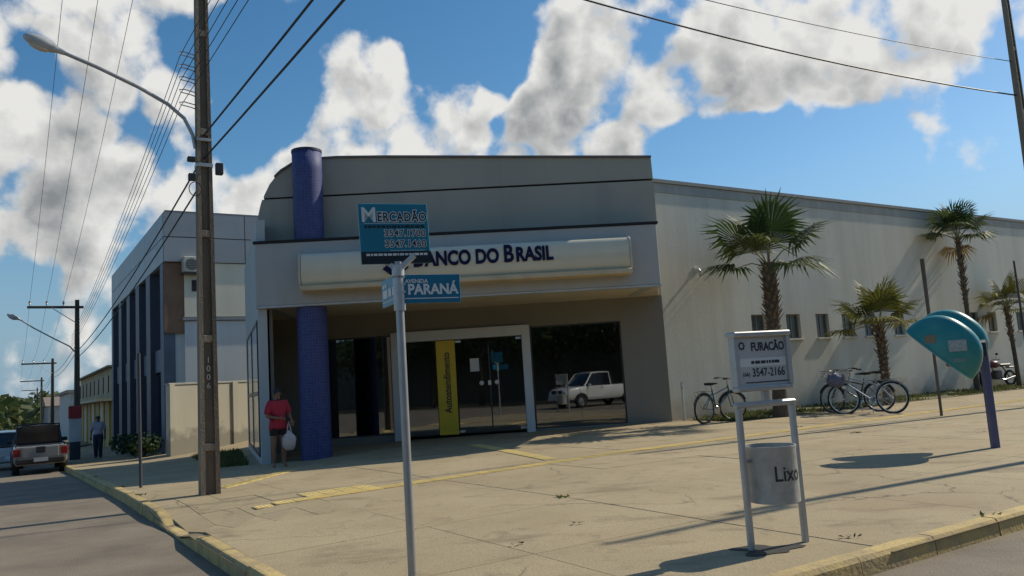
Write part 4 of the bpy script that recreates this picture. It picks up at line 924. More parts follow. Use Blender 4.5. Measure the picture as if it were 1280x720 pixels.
on_shell(1200, 450, 'sticker', M('sticker_grey', (.2, .3, .3), .7, c2=(.05, .2, .2), scale=40), .16, .06)
# --- small posts
q = on_walk(*uw(2.24, 16.6)[:2]); t = thing('sign_post_edge_on', 'thin dark street post with edge-on plate near the blue office', 'street post', q)
MB().tube([(0, 0, -.02), (-.02, 0, 2.5)], .03, 8).build('post', M('post_dark', (.07, .07, .08), .6), t)
mb = MB(); mb.box((-.02, .0, 2.2), (.02, .5, .5), rz=.0); o = mb.build('plate', M('post_dark'), t); o.rotation_euler = (0, 0, atan2(15.1, -7.1) - pi / 2)
t = thing('pavement_post', 'slender brown post standing left of the telephone booth', 'post', on_walk(9.77, 18.88))
MB().tube([(0, 0, 0), (0, 0, 1.8), (0, 0, 3.7)], [.032, .036, .05], 8).build('post', M('post_brown', (.13, .11, .085), .8), t)
t = thing('garden_stake', 'thin dark stake beside the small palm at the right edge', 'stake', on_walk(18.3, 28.9))
MB().tube([(0, 0, 0), (-.02, .02, 4.6)], [.05, .035], 7).build('post', M('post_dark'), t)
# --- bicycles
def bicycle(label, pos, rz, frame_col, scale=1.08, basket=False, rack=True, steer=0.0, lean=.06):
    t = thing('bicycle', label, 'bicycle', pos, rz, 'bicycles parked along the white wall', scale)
    t.rotation_euler = (lean, 0, rz)
    fm = M('bike_paint_%d' % int(sum(frame_col) * 1000), frame_col, .35, coat=.4, var=.1); rub = M('tyre_rubber', (.02, .02, .02), .85); chrome = M('chrome', (.42, .42, .42), .25, metal=.9, var=.05); saddle = M('saddle_black', (.02, .02, .02), .6)
    RW = .335
    def ring(c, st):
        m4 = Matrix.Translation(c) @ Matrix.Rotation(st, 4, 'Z')
        mb = MB(); mb.xf = m4; mb.tube([(cos(a * 2 * pi / 28) * RW, 0, sin(a * 2 * pi / 28) * RW) for a in range(28)], .02, 8, closed=True); w = mb.build('wheel', rub, t, smooth=True)
        mb = MB(); mb.xf = m4; mb.tube([(cos(a * 2 * pi / 28) * (RW - .03), 0, sin(a * 2 * pi / 28) * (RW - .03)) for a in range(28)], .012, 6, closed=True); mb.build('rim', chrome, w, smooth=True)
        mb = MB(); mb.xf = m4
        for a in range(18): b = a * 2 * pi / 18; mb.tube([(0.02 * cos(b + 1.2), (-1) ** a * .025, .02 * sin(b + 1.2)), (cos(b) * (RW - .035), 0, sin(b) * (RW - .035))], .0022, 3)
        sp = mb.build('spokes', chrome, w); sp['kind'] = 'stuff'
        mb = MB(); mb.xf = m4; mb.lathe([(0, -.04), (.022, -.04), (.022, .04), (0, .04)], 10, axis='Y'); mb.build('hub', chrome, w)
        mb = MB(); mb.xf = m4; rr = RW + .035
        mb.tube([(cos(a) * rr, 0, sin(a) * rr) for a in [radians(25 + 14 * k) for k in range(11)]], .018, 5); mb.build('mudguard', fm, w)
        return w
    rear = Vector((-.5, 0, RW)); front = Vector((.56, 0, RW)); ring(rear, 0); ring(front, steer)
    bb = Vector((-.07, 0, .29)); st = Vector((-.2, 0, .78)); hd = Vector((.40, 0, .80)); hb = Vector((.44, 0, .66))
    for nm, a, b, r in (('seat_tube', bb, st, .017), ('top_tube', st - Vector((-.02, 0, .14)), hd, .016), ('down_tube', bb, hb, .018), ('head_tube', hd + Vector((-.01, 0, .05)), hb, .02)):
        MB().tube([a, b], r, 8).build(nm, fm, t)
    for sg in (-1, 1):
        MB().tube([bb, rear + Vector((0, .045 * sg, 0))], .01, 6).build('chain_stay', fm, t); MB().tube([st - Vector((0, 0, .1)), rear + Vector((0, .045 * sg, 0))], .009, 6).build('seat_stay', fm, t)
        MB().tube([hb, hb + Vector((.02, .05 * sg, -.06)), front + Vector((0, .05 * sg, 0))], .012, 6).build('fork_leg', fm, t)
    MB().tube([st, st + Vector((-.035, 0, .12))], .013, 8).build('seat_post', chrome, t)
    mb = MB(); mb.add([(-.36, -.1, .92), (-.36, .1, .92), (-.22, -.085, .93), (-.22, .085, .93), (.0, -.02, .91), (.0, .02, .91), (-.36, -.08, .87), (-.36, .08, .87), (-.2, -.03, .87), (-.2, .03, .87), (-.01, -.015, .89), (-.01, .015, .89)], [(0, 2, 3, 1), (2, 4, 5, 3), (6, 7, 9, 8), (8, 9, 11, 10), (0, 6, 8, 2), (2, 8, 10, 4), (1, 3, 9, 7), (3, 5, 11, 9), (4, 10, 11, 5), (0, 1, 7, 6)]); mb.build('saddle', saddle, t, smooth=True)
    sh = hd + Vector((-.02, 0, .08)); m4 = Matrix.Translation(sh) @ Matrix.Rotation(steer, 4, 'Z')
    mb = MB(); mb.xf = m4; mb.tube([(0, 0, -.05), (-.01, 0, .1)], .014, 8); mb.build('stem', chrome, t)
    mb = MB(); mb.xf = m4; mb.tube([(-.2, -.27, .12), (-.08, -.25, .13), (.03, -.12, .12), (.05, 0, .1), (.03, .12, .12), (-.08, .25, .13), (-.2, .27, .12)], .012, 8); mb.build('handlebar', chrome, t)
    for sg in (-1, 1):
        mb = MB(); mb.xf = m4; mb.tube([(-.21, .27 * sg, .12), (-.1, .255 * sg, .13)], .018, 8); mb.build('grip', saddle, t)
        mb = MB(); c = bb + Vector((.12 * sg, .07 * sg, -.12 * sg)); mb.tube([bb + Vector((0, .04 * sg, 0)), bb + Vector((.12 * sg, .05 * sg, -.12 * sg))], .01, 6); cr = mb.build('crank', chrome, t)
        MB().box(c + Vector((0, .05 * sg, 0)), (.09, .08, .022)).build('pedal', saddle, cr)
    MB().lathe([(0, -.045), (.09, -.045), (.095, -.04), (0, -.04)], 18, bb, 'Y').build('chainring', chrome, t)
    MB().tube([bb, bb + Vector((-.05, .14, -.28))], .009, 6).build('kickstand', chrome, t)
    if rack:
        mb = MB()
        for sg in (-1, 1): mb.tube([(-.22, .05 * sg, .72), (-.45, .06 * sg, .735), (-.8, .06 * sg, .735), (-.5, .05 * sg, .36)], .007, 5)
        for k in range(5): mb.tube([(-.4 - .09 * k, -.06, .735), (-.4 - .09 * k, .06, .735)], .005, 4)
        mb.build('rack', chrome, t)
    if basket:
        m4 = Matrix.Translation(front + Vector((.02, 0, .55))) @ Matrix.Rotation(steer, 4, 'Z'); mb = MB(); mb.xf = m4
        for z in (-.12, -.06, 0, .06, .12): k = .8 + .2 * (z + .12) / .24; mb.tube([(-.13 * k, -.17 * k, z), (.13 * k, -.17 * k, z), (.13 * k, .17 * k, z), (-.13 * k, .17 * k, z)], .005, 4, closed=True)
        for a in range(16):
            b = a / 16 * 4; sd = int(b); f = b - sd; pts = [(-1, -1), (1, -1), (1, 1), (-1, 1), (-1, -1)]; x = pts[sd][0] + (pts[sd + 1][0] - pts[sd][0]) * f; y = pts[sd][1] + (pts[sd + 1][1] - pts[sd][1]) * f
            mb.tube([(x * .104, y * .136, -.12), (x * .13, y * .17, .12)], .004, 4)
        mb.build('basket', chrome, t)
    return t
b1 = bicycle('dark bicycle leaning by the bank corner, left of the litter bin', on_walk(5.1, 20.95), radians(38), (.02, .075, .11), 1.1, basket=False, steer=-.5)
b2 = bicycle('silver framed bicycle in front of the middle palm', on_walk(9.0, 20.9), radians(136), (.25, .30, .36), 1.16, basket=True, steer=.2)
b3 = bicycle('dark blue bicycle half hidden behind the silver framed one', on_walk(9.05, 21.75), radians(146), (.02, .025, .05), 1.12, basket=True, rack=True, steer=-.4)
t = thing('bundle', 'crumpled blue grey bag over the front basket of the parked bicycle', 'bag', (8.42, 21.42, gz(8.42, 21.42) + .72))
mb = MB(); mb.sphere((0, 0, .16), (.24, .2, .2), 18, 12)
for i, v in enumerate(mb.v): v *= 1 + .12 * sin(v.x * 30 + v.z * 22) * cos(v.y * 26)
mb.build('cloth', M('bag_blue_grey', (.10, .115, .19), .7, c2=(.16, .17, .25), scale=9), t, smooth=True); MB().tube([(-.1, 0, .3), (0, .02, .42), (.1, 0, .3)], .014, 6).build('strap', black, t)
# --- motorcycle
mo = thing('motorcycle', 'dark motorcycle parked by the white wall behind the booth post', 'motorcycle', on_walk(18.5, 31.2), radians(200))
mpaint = M('moto_black', (.02, .02, .025), .3, coat=.5); chrome = MATS['chrome']; rub = MATS['tyre_rubber']
for x, nm in ((-.62, 'wheel'), (.66, 'wheel')):
    w = MB().tube([(x + cos(a * 2 * pi / 24) * .26, 0, .31 + sin(a * 2 * pi / 24) * .26) for a in range(24)], .05, 8, closed=True).build(nm, rub, mo, smooth=True)
    MB().lathe([(.21, -.02), (.23, -.02), (.23, .02), (.21, .02), (.21, -.02)], 24, (x, 0, .31), 'Y').build('rim', chrome, w); MB().lathe([(0, -.06), (.05, -.06), (.05, .06), (0, .06)], 10, (x, 0, .31), 'Y').build('hub', chrome, w)
    mb = MB()
    for a in range(8): b = a * pi / 4; mb.tube([(x, 0, .31), (x + cos(b) * .22, 0, .31 + sin(b) * .22)], .006, 4)
    mb.build('spokes', chrome, w)['kind'] = 'stuff'
MB().sphere((.12, 0, .86), (.28, .15, .14), 16, 10).build('tank', M('moto_red', (.16, .02, .02), .3, coat=.5), mo, smooth=True)
MB().box((-.36, 0, .82), (.62, .22, .1), bev=.04).build('seat', black, mo)
MB().box((.05, 0, .45), (.36, .26, .34), bev=.05).build('engine', M('engine_grey', (.12, .12, .12), .5, metal=.4), mo)
MB().tube([(.1, .12, .3), (-.2, .16, .26), (-.75, .16, .36)], [.025, .03, .04], 10).build('exhaust', chrome, mo)
for sg in (-1, 1):
    MB().tube([(.66, .09 * sg, .31), (.42, .09 * sg, .95)], .022, 8).build('fork_leg', chrome, mo); MB().tube([(.4, .06 * sg, .98), (.36, .22 * sg, 1.06), (.22, .36 * sg, 1.04)], .014, 8).build('handlebar', chrome, mo)
    MB().tube([(.33, .25 * sg, 1.05), (.36, .34 * sg, 1.22)], .006, 5).build('mirror_stalk', black, mo); MB().sphere((.36, .36 * sg, 1.25), (.02, .07, .045), 10, 6).build('mirror', black, mo)
MB().sphere((.52, 0, .92), (.09, .1, .1), 12, 8).build('headlight', chrome, mo, smooth=True)
MB().box((-.68, 0, .72), (.34, .14, .06), bev=.02).build('rear_mudguard', mpaint, mo); MB().tube([(.4, 0, .3), (.66 - .34, 0, .5), (.66, 0, .64), (.95, 0, .55)], .04, 6).build('front_mudguard', mpaint, mo)
MB().tube([(-.62, 0, .31), (0, 0, .35), (.4, 0, .9), (-.3, 0, .75), (-.62, 0, .31)], .025, 6).build('frame', mpaint, mo)

# ================================================================== PLANTS
# grass strip along the wall
rg = random.Random(8)
def grass(name, spots, label, hmax=.12):
    mb = MB()
    for (x, y) in spots:
        z = gz(x, y) + .0; h = rg.uniform(.4, 1) * hmax; a = rg.uniform(0, pi); d = Vector((cos(a), sin(a), 0)) * .02; l = Vector((rg.uniform(-.05, .05), rg.uniform(-.05, .05), h)); p = Vector((x, y, z))
        mb.add([p - d, p + d, p + l], [(0, 1, 2)])
    return struct(mb.build(name, leafmat('grass_blade', (.07, .10, .025), (.15, .15, .05)), fixn=False), 'stuff', label)
mb = MB(); bedp = [(16.4, 14.35), (45, 14.35), (45, 16.42), (16.0, 16.42)]
pts = [uw(u, w) for u, w in bedp]; earth = M('bed_earth', (.19, .155, .085), .95, c2=(.12, .13, .05), scale=1.6, bump=.4, bscale=20)
nn = 24
for i in range(nn):
    ua, ub = 15.9 + (29 / nn) * i, 15.9 + (29 / nn) * (i + 1)
    for j in range(2):
        wa_, wb2 = 14.35 + j * 1.04, 14.35 + (j + 1) * 1.04; vs = []
        for (u, w) in ((ua, wa_), (ub, wa_), (ub, wb2), (ua, wb2)): q = uw(u, w); vs.append((q.x, q.y, gz(q.x, q.y) + .012))
        mb.add(vs, [(0, 1, 2, 3)])
struct(mb.build('planting_bed', earth))
sp1 = []
while len(sp1) < 9000:
    u = 15.9 + 28 * rg.random() ** 1.6; w = rg.uniform(14.4, 16.38)
    if sin(u * 1.3) * cos(w * 2.1 + u * .4) + rg.random() * .9 > .15: q = uw(u, w); sp1.append((q.x, q.y))
grass('wall_grass', sp1, 'thin green grass strip along the foot of the white wall')
sp2 = []
for k in range(2600):
    a, b = rg.random(), rg.random()
    p = Vector((-6.4, 19.0)).lerp(Vector((-8.8, 25.3)), a); q = p.lerp(p + Vector((-1.5, -.1)) * (.55 + .45 * a), b); sp2.append((q.x, q.y))
grass('corner_grass', sp2, 'dark grass patch between bank wing and boundary wall', .16)
wd_s = []
for k in range(3):
    if rg.random() < .5: u, w = KU + SL * rg.randint(0, 9), rg.uniform(KW + .3, 16)
    else: u, w = rg.uniform(KU + .4, 18), KW + SL * rg.randint(0, 5)
    q = uw(u, w)
    for j in range(rg.randint(6, 26)): wd_s.append((q.x + rg.gauss(0, .05), q.y + rg.gauss(0, .05)))
for k in range(8):
    q = uw(rg.uniform(KU + RC, 20), KW + KT + .01) if k % 2 else uw(KU + KT + .01, rg.uniform(KW + RC, 24))
    for j in range(rg.randint(4, 16)): wd_s.append((q.x + rg.gauss(0, .04), q.y + rg.gauss(0, .04)))
grass('joint_weeds', wd_s, 'tiny weeds in the joints of the pavement', .04)
# fan palms
def palm(label, pos, h, leaves, rad, seed, cols, tr=.16, boots=True, leafr=1.0, dead=3):
    t = thing('fan_palm', label, 'palm tree', pos, 0, 'fan palms along the white wall'); rg = random.Random(seed)
    lx, ly = rg.uniform(-.1, .1), rg.uniform(-.1, .1); path = [(lx * (k / 6) ** 2, ly * (k / 6) ** 2, -.05 + (h + .05) * k / 6) for k in range(7)]
    mb = MB(); mb.tube(path, [tr * 1.25, tr, tr * .95, tr * .92, tr * .95, tr, tr * .9], 14)
    bark = M('palm_bark', (.135, .105, .075), .95, c2=(.07, .055, .042), scale=9, bump=1, bscale=30)
    mb.build('trunk', bark, t, smooth=True)
    mb = MB()
    nb = int(h * 34) if boots else int(h * 12)
    for k in range(nb):
        kk = (k / nb); z = (.25 + .75 * kk) * h if boots else h * (.55 + .45 * kk); a = k * 2.4; ln = rg.uniform(.10, .22) * (1.15 if z > h * .6 else .5); c = Vector((lx * (z / h) ** 2, ly * (z / h) ** 2, z)); d = Vector((cos(a), sin(a), 0)); s_ = Vector((-sin(a), cos(a), 0)) * .045
        p0 = c + d * tr * .8; p1 = c + d * (tr + ln * .55) + Vector((0, 0, ln))
        mb.add([p0 - s_, p0 + s_, p1 + s_ * .5, p1 - s_ * .5, p0 + Vector((0, 0, .05)) - s_, p0 + Vector((0, 0, .05)) + s_], [(0, 1, 2, 3), (4, 5, 2, 3), (0, 4, 3), (1, 5, 2)])
    mb.build('leaf_bases', M('leaf_boot', (.22, .165, .11), .9, c2=(.11, .085, .06), scale=12), t, fixn=False)['kind'] = 'stuff'
    top = Vector((lx, ly, h)); gm = leafmat('palm_leaf_%s' % seed, *cols)
    for k in range(leaves + dead):
        isd = k >= leaves
        a = k * 2.399 + rg.uniform(-.25, .25); el = radians(rg.uniform(-45, -15)) if isd else radians(82 - 85 * (k / max(1, leaves - 1)) ** .8 + rg.uniform(-8, 8))
        d = Vector((cos(a) * cos(el), sin(a) * cos(el), sin(el))); pl_ = rad * rg.uniform(.42, .6); side = Vector((-sin(a), cos(a), 0)); nrm_ = side.cross(d).normalized()
        if nrm_.z < 0: nrm_ = -nrm_
        sag = Vector((0, 0, -.10 if not isd else -.2)); hub = top + d * pl_ + sag * pl_
        pet = MB().tube([top - Vector((0, 0, .12)), top + d * pl_ * .5 + Vector((0, 0, .02)), hub], [.028, .016, .012], 6); 
        lm = gm if not isd else leafmat('palm_dead', (.20, .14, .05), (.28, .21, .09), .2)
        mb = MB(); nl = 34; fr = rad * rg.uniform(.62, .8) * leafr
        for j in range(nl):
            b = (j / (nl - 1) - .5) * radians(205); dd = (d * cos(b) + side * sin(b)).normalized(); L1 = fr * (1 - .22 * abs(b) / radians(102)) * rg.uniform(.93, 1.05)
            wv = (dd.cross(nrm_)).normalized() * fr * .034; fold = nrm_ * (.018 if j % 2 else -.018)
            m1 = hub + dd * L1 * .58 + fold + nrm_ * .05 * fr; drp = Vector((0, 0, -1)) * fr * (.08 + .22 * rg.random() ** 2) * (1.0 if not isd else 2.2); e = hub + dd * L1 + drp
            mb.add([hub, m1 - wv, m1 + wv, e], [(0, 1, 2), (1, 3, 2)])
        lf = mb.build('leaf', lm, t, fixn=False); pet.build('petiole', M('petiole_green', (.22, .21, .10), .6), lf)
    return t
gcol = ((.035, .065, .02), (.085, .11, .035)); ycol = ((.085, .10, .022), (.20, .185, .04))
palm('tall dark fan palm with shaggy trunk behind the litter bin stand', on_walk(6.95, 21.6), 4.15, 11, 1.8, 2, gcol, .19, dead=0)
palm('short yellowish fan palm beside the parked bicycles', on_walk(10.9, 24.0), 2.35, 10, 1.5, 5, ycol, .13, dead=0)
palm('tall slim fan palm rising behind the telephone booth', on_walk(16.4, 29.0), 5.6, 11, 1.4, 9, gcol, .085, boots=False, dead=1)
palm('small yellow green fan palm at the right edge by the wall', on_walk(18.9, 30.6), 3.05, 9, 1.3, 14, ycol, .08, boots=False, dead=1)
# trees across the avenue, behind the viewer, mirrored in the bank's glass
def tree(label, pos, h, r, seed):
    t = thing('street_tree', label, 'tree', pos, 0, 'trees across the avenue'); rg = random.Random(seed)
    brk_ = M('bark_brown', (.09, .07, .05), .95, bump=.6, bscale=20)
    mb = MB(); mb.tube([(0, 0, -.05), (.1, 0, h * .25), (.05, .1, h * .45)], [.22, .17, .13], 10); mb.build('trunk', brk_, t)
    cl = []
    for k in range(6):
        a = k * 1.05 + rg.random(); e = Vector((cos(a) * r * .6, sin(a) * r * .6, h * rg.uniform(.6, .85))); MB().tube([(.05, .1, h * .42), Vector((.05, .1, h * .42)).lerp(e, .6) + Vector((0, 0, .3)), e], [.1, .06, .025], 7).build('limb', brk_, t); cl.append(e)
    cl.append(Vector((0, 0, h * .85))); mb = MB()
    for k in range(3600):
        c = rg.choice(cl) + Vector((rg.gauss(0, 1), rg.gauss(0, 1), rg.gauss(0, .75))) * r * .30; a = Vector((rg.gauss(0, 1), rg.gauss(0, 1), rg.gauss(0, 1))).normalized() * .16; b = Vector((rg.gauss(0, 1), rg.gauss(0, 1), rg.gauss(0, 1))).normalized() * .11
        mb.quad(c - a, c + b, c + a, c - b)
    mb.build('crown', leafmat('tree_leaf', (.022, .045, .012), (.05, .08, .022)), t, fixn=False)
for k in range(9):
    q = uw(-26 + k * 6.2, -15.5 - (k % 2) * 1.5); tree('leafy street tree across the avenue, mirrored in the bank glass', (q.x, q.y, 0), 7.2 + (k % 3) * .9, 4.0, 30 + k)
q = uw(-2, -21); t = thing('reflection_backing_wall', 'long dull unseen wall added behind the street trees to darken the glass reflections', 'wall', (q.x, q.y, 0), YAW)  # unseen wall, added so that the bank glass reflects something dark
MB().box((0, 0, 3.4), (80, .2, 6.8)).build('wall', M('far_side_wall', (.17, .155, .125), .9), t); MB().box((0, 0, 6.85), (80.2, .3, .1)).build('coping', M('far_side_coping', (.25, .23, .2), .9), t)
r_ = MB(); strip(r_, (-120, -30), (160, -10.0), .02); struct(r_.build('far_verge', M('verge_earth', (.13, .115, .07), .95)))
# litter on the pavement
for i, (x, y) in enumerate(((2.62, 6.86), (2.72, 6.87), (-.1, 7.4), (.5, 8.2))):
    mb = MB(); r2 = random.Random(i)
    for k in range(5):
        c = Vector((r2.uniform(-.05, .05), r2.uniform(-.03, .03), .01 + .01 * r2.random())); a = Vector((r2.gauss(0, 1), r2.gauss(0, 1), .3)).normalized() * .025; b = Vector((-a.y, a.x, .01)) * .5
        mb.quad(c - a, c + b, c + a, c - b)
    o = mb.build('dry_leaves', leafmat('dry_leaf', (.06, .04, .02), (.12, .085, .045), .1), fixn=False); o.location = (x, y, gz(x, y) + .004)
    tag(o, ['dry leaf scraps right of the litter bin stand', 'more dry leaf scraps close to the yellow kerb', 'dry leaf scrap on the pavement right of the sign post', 'small leaf scrap in the middle of the pavement'][i], 'leaves', 'leaf scraps on the pavement')

# ================================================================== VEHICLES
tyre = M('car_tyre', (.02, .02, .02), .85); rimm = M('car_rim', (.4, .4, .41), .35, metal=.7); cglass = glass('car_glass', .08, .14); dkp = M('car_black_plastic', (.022, .022, .024), .6)
def loft(mb, secs):
    # secs: list of (x, [(y,z)...]) half sections mirrored in y; closed skins
    n = len(secs[0][1]); vs = []; fs = []
    for x, ps in secs:
        full = [(x, -y, z) for y, z in ps] + [(x, y, z) for y, z in reversed(ps)]; vs += full
    m = 2 * n
    for i in range(len(secs) - 1):
        for k in range(m): k2 = (k + 1) % m; fs.append((i * m + k, i * m + k2, (i + 1) * m + k2, (i + 1) * m + k))
    fs += [tuple(range(m - 1, -1, -1)), tuple(range((len(secs) - 1) * m, len(secs) * m))]
    return mb.add(vs, fs)
def wheel(par, x, y, r, wd_=.2):
    sg = 1 if y > 0 else -1; prof = [(r * .62, -wd_ / 2), (r * .93, -wd_ / 2), (r, -wd_ * .32), (r, wd_ * .32), (r * .93, wd_ / 2), (r * .62, wd_ / 2)]
    w = MB().lathe(prof, 26, (x, y, r), 'Y').build('wheel', tyre, par, smooth=True)
    MB().lathe([(r * .62, -wd_ * .3), (r * .62, wd_ * .42), (r * .55, wd_ * .42), (r * .5, wd_ * .2), (r * .2, wd_ * .25), (0, wd_ * .3)] if sg > 0 else [(r * .62, wd_ * .3), (r * .62, -wd_ * .42), (r * .55, -wd_ * .42), (r * .5, -wd_ * .2), (r * .2, -wd_ * .25), (0, -wd_ * .3)], 22, (x, y, r), 'Y').build('rim', rimm, w, smooth=True)
def pickup(label, pos, rz, paint, LN=4.45, WD=1.66, HT=1.56, group=None, big=False):
    t = thing('pickup_truck', label, 'pickup truck', pos, rz, group); hw = WD / 2; R_ = .31 if not big else .38; gc = .34 if not big else .46
    x0, x1 = -LN / 2, LN / 2; belt = HT * .60
    xs = lambda k: x0 + LN * k
    def sec(x, w, zb, zt, sh=.0): return (x, [(w * .90, zb), (w, zb + .12), (w * 1.0, zb + (zt - zb) * .55), (w * .975, zt - .06), (w * .93, zt), (w * .5, zt + sh), (0, zt + sh)])
    body = MB(); loft(body, [sec(xs(0), hw * .95, gc + .12, belt - .02), sec(xs(.02), hw * .99, gc, belt), sec(xs(.42), hw, gc - .04, belt + .01), sec(xs(.70), hw, gc - .04, belt + .02), sec(xs(.76), hw * .99, gc - .02, belt + .02, .02), sec(xs(.93), hw * .95, gc, belt - .06, .03), sec(xs(.985), hw * .86, gc + .03, belt - .18, .02), sec(xs(1), hw * .78, gc + .12, belt - .26)])
    body.build('body', paint, t, smooth=True)
    # bed opening and rails
    MB().box((xs(.215), 0, belt + .006), (LN * .38, WD * .80, .012)).build('bed_cover', dkp, t)
    for sg in (-1, 1): MB().tube([(xs(.01), sg * hw * .90, belt + .03), (xs(.40), sg * hw * .90, belt + .04)], .028, 8).build('bed_rail', dkp, t)
    MB().tube([(xs(.36), -hw * .84, belt), (xs(.40), -hw * .80, HT + .02), (xs(.405), 0, HT + .05), (xs(.40), hw * .80, HT + .02), (xs(.36), hw * .84, belt)], .03, 8).build('roll_bar', dkp, t)
    def gsec(x, w1, w2, zt, zb=None): zb = zb or belt - .02; return (x, [(w1, zb), (w1 * .99, zb + .06), (w2 + (w1 - w2) * .4, zb + (zt - zb) * .6), (w2 + .02, zt - .07), (w2 - .05, zt - .015), (w2 * .5, zt + .01), (0, zt + .015)])
    gh = MB(); loft(gh, [gsec(xs(.405), hw * .90, hw * .75, HT - .03), gsec(xs(.42), hw * .91, hw * .77, HT), gsec(xs(.56), hw * .92, hw * .78, HT + .01), gsec(xs(.635), hw * .92, hw * .75, HT - .03), gsec(xs(.765), hw * .93, hw * .84, belt + .03)]); gh.build('window_glass', M('tinted_window', (.012, .014, .017), .08, var=.05, spec=.6), t, smooth=True)
    rf = MB(); loft(rf, [(x, [(w, z - .05), (w + .012, z - .02), (w, z + .012), (w * .8, z + .024), (w * .6, z + .028), (w * .4, z + .03), (0, z + .032)]) for x, w, z in ((xs(.412), hw * .755, HT - .02), (xs(.50), hw * .775, HT), (xs(.58), hw * .77, HT), (xs(.64), hw * .74, HT - .035))]); rf.build('roof', paint, t, smooth=True)
    for sg in (-1, 1):
        MB().tube([(xs(.64), sg * hw * .755, HT - .04), (xs(.70), sg * hw * .84, (HT + belt) / 2 - .02), (xs(.768), sg * hw * .935, belt + .01)], .035, 6).build('windscreen_pillar', paint, t)
        MB().tube([(xs(.415), sg * hw * .765, HT - .03), (xs(.408), sg * hw * .90, belt)], .04, 6).build('rear_pillar', paint if big else dkp, t)
        MB().tube([(xs(.555), sg * hw * .80, HT - .04), (xs(.56), sg * hw * .925, belt)], .028, 6).build('door_pillar', dkp, t)
        d = MB().box((xs(.63), sg * (hw + .002), (belt + gc) / 2 + .06), (LN * .22, .012, belt - gc - .12), bev=.02).build('door', paint, t); MB().box((xs(.545), sg * (hw + .018), belt - .1), (.16, .025, .03), bev=.008).build('handle', dkp, d)
        MB().box((xs(.715), sg * (hw + .09), belt + .09), (.1, .18, .12), bev=.03).build('mirror', paint if big else dkp, t)
        MB().box((xs(.004), sg * hw * .86, belt - .19), (.05, .22, .26), bev=.02).build('taillight', M('taillight_red', (.30, .012, .012), .2, coat=.6, var=.2, scale=12), t)
        MB().box((xs(.965), sg * hw * .68, belt - .22), (.18, .3, .16), bev=.05).build('headlight', M('headlight_glass', (.6, .62, .62), .1, coat=.6), t)
        for x in (.19, .82):
            wheel(t, xs(x), sg * (hw - .09), R_, .2 if not big else .25)
            arc = [(xs(x) + cos(a) * (R_ + .06), sg * (hw + .002), R_ + sin(a) * (R_ + .06)) for a in [pi * k / 10 for k in range(11)]]; MB().tube(arc, .035, 6).build('wheel_arch', dkp, t)
    MB().box((xs(0) - .03, 0, gc + .14), (.16, WD * .92, .2), bev=.05).build('rear_bumper', dkp, t)
    MB().box((xs(0) - .012, 0, belt - .2), (.03, WD * .66, .34), bev=.02).build('tailgate', paint, t)
    MB().box((xs(0) - .032, 0, belt - .12), (.03, .26, .2), bev=.03).build('tailgate_handle', dkp, t)
    MB().box((xs(0) - .115, 0, gc + .17), (.01, .4, .13)).build('number_plate', M('plate_grey', (.45, .45, .46), .5), t)
    MB().box((xs(1) + .0, 0, gc + .1), (.16, WD * .84, .24), bev=.06).build('front_bumper', dkp if not big else paint, t)
    MB().box((xs(1) - .02, 0, belt - .24), (.1, WD * .5, .2), bev=.03).build('grille', dkp, t)
    return t
silver = M('silver_paint', (.30, .295, .28), .35, metal=.35, coat=.5, var=.06); whitep = M('white_paint', (.68, .68, .66), .35, coat=.5, var=.04)
HW_ = atan2(W.y, W.x)
q = uw(1.15, 32.4); pickup('silver pickup truck parked at the kerb, seen from behind', (q.x, q.y, drop(0, 32.4) + .004), HW_, silver, WD=1.52, group='pickup trucks')
q = Vector((4.5, -3.4)); pickup('white pickup truck on the avenue, mirrored in the bank window', (q.x, q.y, 0.008), atan2(.55, -.83), whitep, 5.6, 2.0, 1.98, 'pickup trucks', True)
